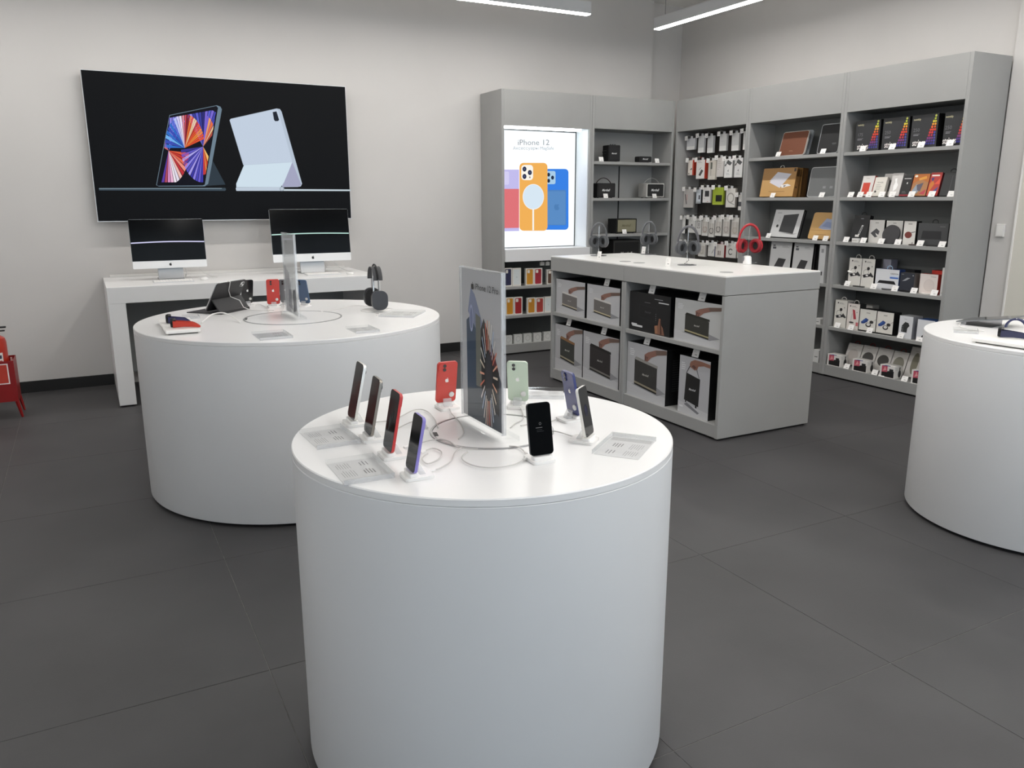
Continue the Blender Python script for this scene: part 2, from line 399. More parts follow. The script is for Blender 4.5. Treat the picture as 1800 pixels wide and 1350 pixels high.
MB().box(th+.0005, wA-th-.0005, .27, .286, .10, .892, M('#4B4E4E', .5)).build('back_panel', t)
for z in (.655, .378): MB().box(th+.001, wA-th-.001, .004, .269, z-.025, z, GREY, b=.0012).build('shelf', t)
MB().box(th+.0005, wA-th-.0005, .006, .269, .0145, .098, GREY, b=.001).build('base', t)
MB().box(.012, wA-.012, .02, .42, 0, .014, BLACK).build('plinth', t)
MB().tube([(th+.01, .05, 2.106), (wA-.10, .05, 2.106)], .0115, M('#F4FCFF', emit=14), 10).build('led_tube', t)

# ---- the backlit poster
PY = 6.65+.222
lb = thing('backlit_poster', 'bright white backlit poster of an orange phone case', 'poster', (0, PY, 0))
q0 = on_y(1011, 229, PY); xr_ = BX[1]-th-.008; xl_ = BX[0]+th+.008
MB().box(xl_, xr_, .002, .018, 1.007, 2.112, M('#3C3F40', .5)).build('frame', lb)
MB().box(xl_+.004, xr_-.012, 0, .0018, 1.012, 2.098, M('#F3FAFF', emit=1.0)).build('light_panel', lb)
def pxmap(Y, k=.0004, y0=0):
    def f(px, py, L): q = on_y(px, py, Y); return (q.x, y0-.0006-k*L, q.z)
    return f
pm = pxmap(PY)
def pshape(mb, pts, c, L, e, n=None):
    mb.add([pm(860+a*.18519, 220+b*.18519, L) for a, b in pts], [list(range(len(pts)))], M(c, emit=e))
def prr(x0, y0, x1, y1, r):
    return [(a, b) for a, b in rrect(x1-x0, y1-y0, r, x0, y0)]
mb = MB(); E1 = .84
xmin = 118
pshape(mb, [(xmin, 422), (283, 422), (283, 1005), (xmin, 1008)], '#C3BDEE', 0, E1)
pshape(mb, [(xmin, 605), (283, 605), (283, 975), (xmin, 978)], '#DF7479', 1, E1)
pshape(mb, prr(118, 440, 188, 565, 14), '#D5D0F4', 1, E1)
for cy in (473, 530): pshape(mb, ell(118+6, cy, 13, 19), '#1F2340', 2, E1)
pshape(mb, prr(500, 415, 752, 993, 34), '#3681E6', 0, E1)
pshape(mb, prr(540, 615, 728, 950, 10), '#4F82BE', 1, E1); pshape(mb, prr(545, 628, 722, 943, 8), '#5A8CC4', 2, E1)
pshape(mb, prr(545, 435, 628, 560, 16), '#A9CDE8', 2, E1)
for cx, cy in ((563, 470), (600, 498), (563, 528)): pshape(mb, ell(cx, cy, 14, 19), '#1B2A44', 3, E1)
pshape(mb, [(640+a*60, 775-b*70) for a, b in APPLE_B], '#4E7FB6', 3, E1)
pshape(mb, prr(286, 358, 552, 1002, 38), '#F2B158', 4, E1)
pshape(mb, prr(303, 377, 415, 522, 30), '#FBF7EE', 5, E1)
for cx, cy in ((333, 417), (384, 450), (333, 487)): pshape(mb, ell(cx, cy, 19, 24), '#1D2340', 6, E1); pshape(mb, ell(cx, cy, 8, 10), '#4C5578', 7, E1)
pshape(mb, ell(384, 495, 7, 9), '#8E8170', 6, E1)
pshape(mb, [(408, 800), (424, 800), (424, 998), (408, 998)], '#F8F4EA', 5, E1)
pshape(mb, ell(417, 680, 101, 121, 40), '#F4F8FB', 5, E1); pshape(mb, ell(417, 680, 96, 115, 40), '#D8E8F4', 6, E1)
def ptext(mb, s, px, py, size, c, L, mid=True, shear=0, bold=0, e=E1, mp=None):   # size in pixels of the photo
    vs, fs, tw = text_geo(s, shear, bold); x0 = px-(tw*size/2 if mid else 0)
    mb.add([(mp or pm)(x0+a*size, py-b*size, L) for a, b in vs], fs, M(c, emit=e))
ptext(mb, 'iPhone 12', 937.5, 255, 14, '#8E9296', 1); ptext(mb, 'Аксессуары MagSafe', 937.5, 263, 7.6, '#9FA5AA', 1)
mb.build('poster_print', lb, smooth=False)

# island: two cabinets and a worktop
IX, IW = 3.324, .79
for y1, y0, lab in ((5.560, 4.5605, 'grey island cabinet of speaker cartons farther from the end panel'), (4.5595, 3.545, 'grey island cabinet of speaker cartons ending in a plain side')):
    wI = y1-y0
    t = thing('island_cabinet', lab, 'cabinet', (IX, y1, 0), -PI/2, 'island cabinets'); th = .026
    MB().box(.0005, th, 0, IW, .014, .900, GREY, b=.0012).build('side_panel', t)
    MB().box(wI-th, wI-.0005, 0, IW, .014, .900, GREY, b=.0012).build('side_panel', t)
    MB().box(.0008, wI-.0008, -.004, IW+.004, .9035, 1.010, GREY, b=.0015).build('top_box', t)
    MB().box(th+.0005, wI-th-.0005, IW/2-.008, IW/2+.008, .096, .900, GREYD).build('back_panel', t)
    for s in (0, 1):
        a, b = (.004, IW/2-.009) if s == 0 else (IW/2+.009, IW-.004)
        MB().box(th+.001, wI-th-.001, a, b, .542, .569, GREY, b=.0012).build('shelf', t)
    MB().box(th+.0005, wI-th-.0005, .006, IW-.006, .0145, .095, GREY, b=.001).build('base', t)
    MB().box(.015, wI-.015, .02, IW-.02, 0, .014, BLACK).build('plinth', t)
t = thing('island_worktop', 'white glossy worktop of four panels on the grey island', 'worktop', (IX, 5.560, 1.0105), -PI/2)
for i in (0, 1):
    for j in (0, 1):
        MB().box(.002+i*1.0085, .002+i*1.0085+1.003, .0+j*.3965, .0+j*.3965+.393, 0, .0085, M('#ECEBE8', .3), b=.001).build('top_panel', t)
IZ = 1.019

# ================================================================ CARTONS ON THE SHELVES
def carton(kind, plane, zs, xl, xr, ytop, label, d=.06, tilt=0, front='#E9E6E1', side=None, pr=(), sp=(), name='product_box', cat='box', group=None, loop=None, rad=0, gloss=.5, h=None, gap=.002):
    r, b, rz = frame(kind)
    a = spot(kind, plane, zs, xl); c = spot(kind, plane, zs, xr); w = (c-a).length - gap
    D = b*math.sin(tilt) + UP*math.cos(tilt)
    m = (a+c)/2
    if h is None: h = along(m, D, 1, ytop)
    t = thing(name, label, cat, group=group, mx=pose(a + V(0, 0, .0004), rz, d, tilt))
    side = side or front
    bm_ = MB()
    if rad: bm_.prism(rrect(w, h, rad), 0, d, M(side, gloss), front=M(front, gloss))
    else: bm_.box(0, w, 0, d, 0, h, M(side, gloss), front=M(front, gloss))
    bm_.build('carton' if name == 'product_box' else 'body', t, smooth=bool(rad))
    if pr:
        k = MB(); prints(k, [('r', .004, .003, .996, .997, front) if not rad else ('rr', .02, .02, .98, .98, rad*.8, front)]+list(pr), w, h, lambda u, v, L: (u, -.0004-.00012*L, v), gloss); k.build('front_print', t, smooth=False)
    if sp:
        k = MB(); prints(k, [('r', .01, .005, .99, .995, side)]+list(sp), d, h, lambda u, v, L: (w+.0004+.00012*L, u, v), gloss); k.build('side_print', t, smooth=False)
    if loop:
        MB().tube([(w*.5-.022, d*.4, h), (w*.5-.02, d*.4, h+.016), (w*.5-.008, d*.4, h+.024), (w*.5+.008, d*.4, h+.024), (w*.5+.02, d*.4, h+.016), (w*.5+.022, d*.4, h)], .003, M(loop, .4), 6).build('hang_loop', t)
    t['_'] = 0; del t['_']
    return t, a, w, h
def price(kind, plane, zs, xl, label, wd=.052, hh=.043, tilt=.42):
    r, b, rz = frame(kind); a = spot(kind, plane, zs, xl)
    t = thing('price_card', label, 'price card', group='price cards', mx=pose(a + V(0, 0, .0004), rz, .0015, tilt))
    MB().box(0, wd, 0, .0015, 0, hh, CARDW).build('card', t)
    MB().box(wd*.1, wd*.9, .0016, .0022, .002, .012, ACRH).build('clip', t)
    k = MB(); prints(k, [('r', .02, .02, .98, .98, '#F1EFEC'), ('l', .16, .72, 2, .5, .13, .035, '#CBC9C6'), ('r', .42, .24, .76, .34, '#A3A19E')], wd, hh, lambda u, v, L: (u, -.0003-.0001*L, v)); k.build('price_print', t, smooth=False)
    return t
def flat_pad(kind, plane, zs, px, rx, label, col, hgt=.008, square=0, cat='charger', name='charging_pad'):
    p = spot(kind, plane, zs, px)
    t = thing(name, label, cat, p+V(0, 0, .0004), frame(kind)[2])
    if square: MB().prismz([(x, z) for x, z in rrect(2*rx, square, min(rx, square)*.3, -rx, 0)], 0, hgt, M(col, .5)).build('pad', t)
    else: MB().lathe([(rx-.002, 0), (rx, .002), (rx, hgt-.002), (rx-.002, hgt)], M(col, .5), 28, Matrix.Translation((0, rx, 0))).build('pad', t)
    MB().tube([(rx*.5, (square or 2*rx), .003), (rx*.7, (square or 2*rx)+.02, .003), (rx*1.2, (square or 2*rx)+.035, .003)], .0016, M('#2A2A2A', .5), 6).build('cable', t)
    return t
# ---- unit E, shelf 1: light string boxes
def lights_print(num):
    sh = [('t', 'twinkly', .2, .84, .085, '#C9C39A', {'bold': .01}), ('t', num, .2, .50, .15, '#6E6E70'), ('r', .1, .42, .34, .435, '#77777A'), ('l', .1, .38, 1, .28, .05, .02, '#8A8A8D')]
    rnd = random.Random(3)
    for row in range(11):
        v = .12+row*.082; half = .19*(1-row/13)
        n = max(1, round(4.2*half/.19))
        for c in range(n):
            u = .955-2*half*(c+.5)/n + (.0)
            fcol = ['#3C3A8E', '#5B3B8C', '#7D3A78', '#B53346', '#D23A3A', '#D4432E', '#E0622A', '#E39A2E', '#D9C93E', '#B5C53A', '#C9CF63'][row]
            if c == 0 and row < 5: fcol = '#4B4AA0'
            sh.append(('d', u, v, .030+.008*rnd.random(), fcol))
    sh.append(('t', 'strings', .5, .075, .27, '#F2EEEA', {'bold': .012, 'sx': .62}))
    return sh
for i, (xl, xr, yt, num) in enumerate(((1501, 1544, 223, '175'), (1548.5, 1594.5, 217.5, '250'), (1598.5, 1645, 213, '250'), (1655.5, 1696, 208.5, '250'))):
    lab = ['black light-string carton numbered 175 beside the laptop sleeve unit', 'black light-string carton numbered 250 next to the 175 carton', 'black light-string carton numbered 250, third of its row from the 175 carton', 'black light-string carton numbered 250 against the end panel of the shelving'][i]
    carton('R', 5.475, 1.825, xl, xr, yt, lab, d=.09, front='#2E2F31', side='#0C0C0D', pr=lights_print(num), group='light string cartons', h=.232)
for i, x in enumerate((1510, 1561, 1611.5, 1662)):
    price('R', 5.426, 1.825, x, 'white price card before the ' + ['175 light-string carton', 'light-string carton next to the 175 one', 'third light-string carton from the laptop sleeves', 'light-string carton at the end panel'][i])
# ---- E shelf 2
z = 1.477; X = 5.455; ti = .24
carton('R', X, z, 1509, 1530, 310.7, 'white box with an orange-red panel on the same shelf as comic boxes', d=.03, tilt=ti, front='#D9D5D0', side='#B23A2C', pr=[('r', .14, .1, .74, .66, '#C8402B'), ('l', .3, .86, 1, .4, .05, .02, '#A5A19C')])
carton('R', X+.005, z, 1531, 1552, 313, 'cream box with grey heading and dark round dot', d=.03, tilt=ti, front='#DDD8CE', side='#C9C4BA', pr=[('t', 'POWER', .5, .68, .10, '#77736C', {'bold': .01}), ('l', .2, .58, 4, .5, .08, .025, '#A29E96'), ('d', .25, .24, .06, '#3A3631')])
carton('R', X+.060, z, 1546, 1563, 307, 'pale grey box standing behind the cream box', d=.03, tilt=ti, front='#CFCBC6', side='#3A3A3C', pr=[('r', .55, .2, .9, .7, '#7E7C79')])
carton('R', X, z, 1560, 1579, 306, 'grey-white box with a bright silver emblem', d=.03, tilt=ti, front='#CDC9C5', side='#A9A5A1', pr=[('p', [(.35, .2), (.62, .3), (.72, .48), (.55, .6), (.5, .78), (.3, .75), (.4, .6), (.3, .45)], '#F3F2F0'), ('l', .2, .9, 1, .5, .05, .02, '#A7A39F')])
carton('R', X, z, 1579.5, 1597, 310, 'black box with a dark red band and white mark', d=.03, tilt=ti, front='#161617', side='#6A1B22', pr=[('r', 0, 0, 1, .07, '#8C1E2B'), ('r', .15, .82, .85, .86, '#B8B6B4'), ('e', .55, .62, .06, .05, '#CFCDCB'), ('l', .2, .2, 2, .5, .07, .03, '#5F5F60')])
comic = [('p', [(0, .55), (.5, .75), (1, .6), (1, 1), (0, 1)], '#B5682B'), ('p', [(.05, .2), (.3, .55), (.55, .3), (.4, .1)], '#8E9AA6'), ('p', [(.3, .5), (.7, .6), (.6, .2), (.4, .25)], '#5B5560'), ('p', [(.55, .1), (.95, .3), (.9, .05)], '#B43A4C'), ('e', .15, .9, .1, .05, '#E8E0D0'), ('p', [(.35, .8), (.8, .9), (.85, .78), (.4, .7)], '#D99A3C')]
carton('R', X, z, 1598, 1626, 307.5, 'comic-patterned orange and grey box in the charger unit', d=.03, tilt=ti, front='#A8764B', side='#703A2A', pr=comic)
carton('R', X, z, 1627, 1647, 305, 'comic-patterned red and purple box with a white title bar', d=.03, tilt=ti, front='#B23A33', side='#5E1D22', pr=[('r', .1, .84, .8, .9, '#E6DED6'), ('p', [(.1, .1), (.5, .5), (.3, .7), (.05, .5)], '#C7762F'), ('p', [(.4, .15), (.9, .4), (.8, .1)], '#4A4A86'), ('p', [(.5, .5), (.9, .75), (.95, .5)], '#D9553A'), ('p', [(.1, .75), (.4, .8), (.3, .6)], '#3E3A6E')])
carton('R', X, z, 1650, 1676, 304, 'plain black box with a black loop beside the comic boxes', d=.03, tilt=ti, front='#2B2C2D', side='#141415', pr=[('r', .6, .1, .63, .85, '#4A4B4C')], loop='#1A1A1A')
for i, x in enumerate((1489, 1505.5, 1520.7, 1543, 1561.4, 1595, 1630, 1664)):
    price('R', 5.426, z, x, 'white price card on the comic-box shelf, ' + ['beside the side panel', 'at the orange-red panel box', 'between orange-red and cream boxes', 'at the cream box', 'at the silver emblem box', 'at the black and red box', 'between the comic boxes', 'at the plain black box'][i])
# ---- E shelf 3
z = 1.125; X = 5.47
carton('R', X-.01, z, 1492.5, 1520, 380.3, 'black tilted box picturing a phone on a dock', d=.04, tilt=.2, front='#151516', side='#0A0A0B', pr=[('p', [(.46, .25), (.56, .25), (.70, .62), (.60, .62)], '#D8D8D8'), ('p', [(.49, .28), (.55, .28), (.67, .58), (.61, .58)], '#1E1E20'), ('r', .3, .17, .55, .25, '#D5D3D0'), ('l', .45, .86, 1, .25, .05, .02, '#9A9A9A')], loop='#101010')
carton('R', X+.03, z, 1525, 1552, 386.8, 'white box picturing a folded grey mat', d=.06, front='#DFDCD7', side='#131313', pr=[('p', [(.14, .42), (.5, .64), (.72, .52), (.66, .36), (.45, .44), (.52, .34), (.62, .28), (.44, .24)], '#4C4C4E'), ('r', .4, .86, .62, .9, '#A8A5A0')])
carton('R', X+.03, z, 1555, 1584, 388, 'white box half hidden behind the big dark disc', d=.06, front='#DCD9D4', side='#131313', pr=[('r', .4, .87, .6, .91, '#A8A5A0')])
p = spot('R', X-.008, z, 1562); c_ = height(p, 407.5)-.0
t = thing('wireless_charger', 'large dark round disc propped in front of two white boxes', 'charger', mx=pose(p+V(0, 0, .0004), -PI/2, .012, .18))
MB().prism(ell(0, .072, .074, .072, 40), 0, .012, M('#3B3A3C', .6)).build('disc', t)
MB().box(-.05, .05, .002, .0115, .0, .012, M('#2A2A2C', .6)).build('foot', t)
carton('R', X+.01, z, 1585.8, 1607.4, 389, 'narrow white box picturing a red-brown round pad', d=.06, front='#E0DDD7', side='#111111', pr=[('e', .42, .42, .3, .14, '#7A3A33'), ('p', [(.6, .5), (.62, .53), (.97, .58), (.97, .55)], '#3C3432'), ('r', .35, .86, .68, .91, '#A8A5A0'), ('r', .78, .05, .84, .12, '#4A4744')])
carton('R', X, z, 1611, 1664, 392.5, 'wide charcoal box with a darker pad picture', d=.05, front='#48494A', side='#232324', pr=[('p', [(.12, .3), (.16, .66), (.78, .66), (.8, .3)], '#2B2B2D'), ('r', .72, .84, .9, .87, '#6B6C6D')], loop='#19191A')
carton('R', 5.432, z, 1497, 1509, 419, 'low white dock box before the black dock box', d=.022, front='#E3E1DD', pr=[('r', .1, .3, .8, .5, '#B7B4AF')])
flat_pad('R', 5.432, z, 1601, .04, 'flat red-brown charger lying before its narrow white box', '#3A2A28')
flat_pad('R', 5.432, z, 1637, .055, 'flat black charging slab lying before the charcoal box', '#2B2B2C', .01, .08)
for i, x in enumerate((1481, 1511, 1542, 1571, 1610, 1648)):
    price('R', 5.426, z, x, 'white price card on the disc shelf, ' + ['beside the low dock box', 'at the folded mat box', 'at the large dark disc', 'between the disc and the narrow box', 'at the flat red-brown charger', 'at the charcoal box end'][i])
# ---- E shelf 4
z = .775; X = 5.475
dock = [('d', .52, .66, .06, '#2C2A29'), ('ring', .36, .52, .11, .095, '#8A8784'), ('p', [(.1, .42), (.5, .48), (.92, .42), (.7, .5), (.62, .38), (.2, .33)], '#2A2A2B'), ('p', [(.58, .42), (.72, .54), (.98, .40), (.9, .36)], '#3A3A3B'), ('r', .36, .39, .54, .45, '#E8E6E2'), ('d', .25, .9, .03, '#55524E'), ('l', .35, .895, 2, .45, .03, .012, '#97948F'), ('d', .8, .74, .02, '#77746F')]
carton('R', X, z, 1489.5, 1511.5, 453.7, 'tall white dock box beside its twin on the blue-banded shelf', d=.075, front='#E2DFD8', side='#151515', pr=dock, loop='#B5B2AC', group='dock boxes')
carton('R', X, z, 1512, 1534.4, 455.3, 'tall white dock box next to the white and blue box', d=.075, front='#E2DFD8', side='#151515', pr=dock, loop='#B5B2AC', group='dock boxes')
carton('R', 5.60, z, 1548, 1562, 456, 'lilac-grey box standing at the back panel', d=.08, front='#A9A8B4', side='#8F8E9C', pr=[('r', .2, .2, .8, .3, '#C5C4CC')])
carton('R', X-.005, z, 1537, 1578, 473.4, 'white box with blue band picturing a black slab', d=.06, front='#E0E1E4', side='#20386B', pr=[('p', [(.1, .3), (.18, .44), (.82, .44), (.9, .28)], '#1C1C1E'), ('r', .62, .56, .98, .64, '#3F6FC0'), ('t', 'CANYON', .8, .76, .1, '#5A5C60', {'bold': .02}), ('r', .62, .67, .98, .70, '#BBD2F0')], loop='#A9CDE8')
carton('R', 5.60, z, 1570, 1604, 474, 'dark navy box lying behind the white and blue box', d=.08, front='#22345C', side='#16181C', pr=[('r', .1, .6, .5, .75, '#C5CEDD'), ('r', .55, .1, 1, 1, '#131315')])
carton('R', X, z, 1580, 1605, 480, 'dark blue box picturing a pale cable end', d=.06, front='#33363F', side='#6F6C69', pr=[('p', [(.15, .55), (.5, .75), (.72, .74), (.4, .58)], '#A7A9AE'), ('d', .9, .88, .03, '#C9CACC'), ('r', .08, .9, .25, .93, '#8B8E95')])
carton('R', 5.545, z, 1608, 1622, 482, 'beige-grey box squeezed behind the dark blue box', d=.05, front='#B5B0A9', side='#9B968F', pr=[('r', .2, .1, .8, .9, '#ABA69F')])
carton('R', X, z, 1614.5, 1646, 482, 'white box picturing a large pale round pad', d=.05, front='#E6DCD6', side='#B03A32', pr=[('e', .54, .44, .3, .3, '#CFC4BE'), ('e', .54, .44, .285, .285, '#DDD2CC'), ('r', .6, .86, .9, .89, '#B3A9A4')])
carton('R', 5.56, z, 1634, 1660, 476, 'red box behind the pale round pad box', d=.08, front='#B32F25', side='#7E1D18', pr=[('e', .5, .9, .35, .08, '#C8392C')])
carton('R', X-.03, z, 1651.5, 1657, 471, 'slim white box edge at the end panel', d=.06, front='#D8D6D3', pr=[('r', .2, .1, .8, .12, '#AAA7A3')])
p = spot('R', 5.45, z, 1479)
t = thing('watch_charger_stand', 'small bent-arm charger stand with a white puck', 'charger', p, -PI/2)
MB().prismz(ell(.012, .02, .035, .02, 20), .0004, .007, M('#2C2B2B', .5)).build('base', t)
MB().tube([(.012, .025, .007), (.006, .03, .05), (.012, .032, .085), (.03, .03, .108), (.045, .025, .112)], .0022, M('#2C2B2B', .4), 6).build('arm', t)
MB().lathe([(.0, 0), (.018, .001), (.02, .005), (.018, .009), (0, .010)], M('#EDEBE7', .4), 20, Matrix.Translation((.052, .022, .108)) @ Matrix.Rotation(.3, 4, 'Y')).build('puck', t)
flat_pad('R', 5.434, z, 1507, .05, 'flat black pad before the twin dock boxes', '#242424', .008, .03)
flat_pad('R', 5.432, z, 1554, .05, 'flat grey round pad before the white and blue box', '#454546', .010)
flat_pad('R', 5.440, z, 1589, .045, 'black oval pad before the dark blue box', '#1C1D20', .014, .03)
flat_pad('R', 5.432, z, 1622, .04, 'flat white round pad before its pale pad box', '#D9D3CE', .008)
for i, x in enumerate((1483, 1529, 1566, 1599, 1634.5)):
    price('R', 5.426, z, x, 'white price card on the blue-banded box shelf, ' + ['at the bent-arm charger', 'beside the twin dock boxes', 'at the white and blue box end', 'at the dark blue box', 'at the pale pad box'][i])
# ---- E shelf 5
z = .425; X = 5.46
carton('R', X, z, 1465, 1486, 528, 'tall white dock box above the phone holder boxes', d=.075, front='#E4E1D9', side='#C9C6BF', pr=dock, loop='#C5C2BC')
carton('R', X-.005, z, 1487, 1508, 534, 'tall white box picturing a red phone on a stand', d=.075, front='#E6DFD8', side='#2A2A2A', pr=[('p', [(.42, .78), (.62, .76), (.78, .42), (.56, .4)], '#B5434D'), ('p', [(.3, .3), (.36, .3), (.44, .62), (.38, .62)], '#C9C6C2'), ('e', .4, .27, .2, .035, '#3A3838'), ('r', .78, .16, .98, .3, '#C96A6F'), ('d', .22, .9, .03, '#55524E'), ('l', .33, .9, 2, .5, .03, .012, '#97948F'), ('d', .8, .68, .02, '#77746F')], loop='#C5C2BC')
blue = [('r', 0, 0, 1, .06, '#141414'), ('p', [(.1, .42), (.38, .62), (.55, .56), (.5, .46), (.3, .36), (.14, .34)], '#2F4A86'), ('p', [(.16, .46), (.36, .58), (.44, .54), (.24, .42)], '#3F62A8'), ('e', .56, .32, .17, .1, '#353332'), ('e', .56, .34, .11, .065, '#E3E1DC'), ('e', .74, .46, .12, .07, '#3A3836'), ('p', [(.82, .5), (.84, .52), (1, .62), (1, .60)], '#77746F'), ('r', .4, .83, .62, .87, '#A9A69F')]
carton('R', X, z, 1509, 1538, 544.5, 'white box with blue watch charger beside the red phone box', d=.09, front='#E4E2DA', side='#0D0D0D', pr=blue, group='blue watch charger boxes')
carton('R', X, z, 1539, 1568, 549, 'white box with blue watch charger beside the camera elbow box', d=.09, front='#E4E0D8', side='#0D0D0D', pr=blue, group='blue watch charger boxes')
carton('R', X-.005, z, 1578, 1601.7, 556, 'tall white box picturing a black elbow shape', d=.11, front='#DCDDE0', side='#A3A4A8', pr=[('p', [(.2, .28), (.62, .26), (.64, .46), (.78, .58), (.7, .70), (.45, .74), (.22, .56)], '#343536'), ('p', [(.26, .3), (.34, .3), (.34, .52), (.26, .54)], '#6A6B6D'), ('p', [(.2, .46), (.62, .45), (.62, .47), (.2, .48)], '#1C1C1D'), ('l', .35, .86, 1, .3, .04, .015, '#9B9CA0')])
carton('R', X-.02, z, 1609.5, 1640, 563, 'white box with blue rear edge near the watch table', d=.11, front='#DFE0E3', side='#27477E', pr=[('e', .5, .22, .2, .1, '#1D1D1E')])
carton('R', 5.585, z, 1507, 1530, 536, 'grey-white box standing behind the red phone box', d=.08, front='#BDBAB4', side='#A5A29C', pr=[('r', .1, .85, .9, .9, '#D8D5CF')])
for i, x in enumerate((1465.5, 1489.5, 1522, 1576, 1609)):
    price('R', 5.426, z, x, 'white price card on the blue watch charger shelf, ' + ['at the tall dock box', 'at the red phone box', 'at the first blue charger box', 'at the elbow box', 'at the blue-edged box'][i])
# ---- E base shelf
z = .10; X = 5.555; ti = .33
cs = [(1481, 1506, 606.7, '#C9C1BB', 'pale pink', .36, .28), (1507, 1532, 611, '#4A4845', 'charcoal', .38, .25), (1533, 1559, 615.5, '#45433F', 'near-black', .38, .25), (1560, 1586, 621, '#8B887A', 'olive', .36, .3), (1587, 1612, 614, '#85816F', 'olive pill', .24, .36)]
for i, (xl, xr, yt, c, nm, ru, rv) in enumerate(cs):
    carton('R', X, z, xl, xr, yt, 'leaning white box with a ' + nm + ' oval window on the bottom shelf', d=.035, tilt=ti, front='#D8D4CF', side='#B9B5B0', pr=[('e', .5, .46, ru, rv, c), ('r', .3, .86, .55, .88, '#B5B1AC')], loop='#8E1F22' if i in (0, 1, 2, 3) else None)
holder = [('p', [(.12, .42), (.12, .92), (.5, .98), (.5, .46)], '#C4586A'), ('p', [(.12, .05), (.12, .42), (.5, .46), (.52, .55), (.95, .6), (.95, .05)], '#1E1D1D'), ('p', [(.2, .5), (.34, .9), (.44, .6)], '#E2A0A2'), ('r', .64, .5, .9, .75, '#2B2B2C'), ('p', [(.1, .92), (.4, 1), (.7, 1), (.7, .95)], '#3E4684')]
hside = [('e', .68, .36, .2, .3, '#2E2E2F'), ('r', .62, .4, .74, .9, '#2E2E2F'), ('l', .1, .8, 2, .3, .12, .04, '#B9B6B1')]
for i, (xl, xr, yt) in enumerate(((1453.5, 1476.5, 623.5), (1497.2, 1523.3, 633), (1545.5, 1571.7, 642.5), (1600.5, 1626.5, 652))):
    carton('R', 5.432, z, xl, xr, yt, ['small white phone-holder box beside the side panel', 'small white phone-holder box before the charcoal window box', 'small white phone-holder box before the olive window boxes', 'small white phone-holder box near the watch table'][i], d=.085, front='#E6E3DF', side='#DAD7D2', pr=holder, sp=hside, group='phone holder boxes')
for i, x in enumerate((1482, 1531, 1543.5, 1583)):
    price('R', 5.428, z, x, 'white price card on the bottom shelf, ' + ['beside the first phone-holder box', 'beside the second phone-holder box', 'leaning before the third phone-holder box', 'between the third and fourth phone-holder boxes'][i])

# ---- unit D
z = 1.825; X = 5.47
def sleeve(xl, xr, yt, zz, XX, label, face, edge, tilt, mark, d=.014):
    t, a, w, h = carton('R', XX, zz, xl, xr, yt, label, d=d, tilt=tilt, front=edge, side=edge, name='laptop_sleeve', cat='laptop sleeve', rad=.022, gloss=.45)
    MB().prism(rrect(w-.012, h-.012, .017, .006, .006), -.0018, -.0002, noise_mat('sleeve_face', face, face, .6, 40, .2)).build('face_panel', t)
    k = MB(); prints(k, mark, w, h, lambda u, v, L: (u, -.0021, v)); k.build('mark', t, smooth=False)
sleeve(1367, 1412.5, 231.4, z, X, 'brown leather laptop sleeve with pale metal rim', '#6B3A20', '#B5AFA8', .27, [('l', .4, .2, 2, .18, .03, .012, '#9A7458')])
sleeve(1380, 1419, 230.5, z, X+.075, 'grey laptop sleeve standing behind the brown leather one', '#9AA1A6', '#A9AFB3', .27, [('r', .4, .2, .5, .21, '#8A9095')])
sleeve(1434.7, 1472, 217.8, z, X, 'black laptop sleeve with thin pale rim', '#141416', '#A9ABAD', .2, [('r', .66, .32, .86, .335, '#77777A'), ('r', .68, .28, .84, .29, '#5A5A5C')])
price('R', 5.426, z, 1362.5, 'white price card beside the brown leather sleeve'); price('R', 5.426, z, 1440.5, 'white price card before the black laptop sleeve')
z = 1.477
kraft = [('r', 0, .58, 1, 1, '#A67C48'), ('p', [(.24, .56), (.44, .86), (.86, .78), (.66, .44), (.56, .32)], '#C9C9D2'), ('p', [(.24, .5), (.38, .68), (.76, .62), (.58, .30)], '#D8D6DE'), ('p', [(.6, .40), (.8, .44), (.9, .38), (.64, .30)], '#E9E7E6'), ('p', [(.68, .38), (.76, .39), (.70, .33)], '#2E2A28'), ('r', .26, .17, .74, .185, '#8C6638'), ('r', .92, .86, .98, .97, '#3E2C18')]
carton('R', X, z, 1334.6, 1392.7, 297, 'kraft cardboard laptop carton with silver laptop print', d=.05, tilt=.16, front='#C49A60', side='#8A6234', pr=kraft, sp=[('r', .1, .7, .8, .95, '#4A3218'), ('r', .2, .3, .7, .36, '#5A3E20')], loop='#D8D4CC')
carton('R', X+.09, z, 1352, 1406, 297, 'dark-sided kraft carton directly behind the laptop print carton', d=.07, tilt=.05, front='#A67C48', side='#6B4A26', pr=[('r', .9, .7, .98, .95, '#3A2814')], sp=[('r', .1, .1, .25, .9, '#4A3218'), ('r', .5, .2, .6, .8, '#7E5A30')])
sleeve(1417.5, 1468, 293.7, z, X, 'dark grey laptop sleeve with two faint badges', '#6B6D6D', '#C5C6C6', .16, [('r', .52, .28, .62, .36, '#8A8C8C'), ('r', .76, .28, .86, .36, '#8A8C8C')])
price('R', 5.426, z, 1352.7, 'white price card before the kraft laptop carton'); price('R', 5.426, z, 1438.3, 'white price card before the dark grey sleeve')
z = 1.125
lap = [('p', [(.3, .2), (.34, .8), (.86, .86), (.82, .14)], '#353536'), ('p', [(.26, .18), (.8, .11), (.98, .16), (.82, .14)], '#7A7A7B'), ('d', .2, .4, .055, '#2A2A2B'), ('ring', .21, .6, .035, .028, '#8A8A8A'), ('ring', .23, .71, .03, .023, '#9A9A9A'), ('r', .1, .87, .25, .89, '#8E8E8E')]
carton('R', X, z, 1351.6, 1400.7, 370.7, 'white tilted carton with big dark laptop picture and round badge', d=.035, tilt=.27, front='#CBCBCA', side='#101011', pr=lap, sp=[('r', .3, .05, .45, .95, '#8A8A8A')])
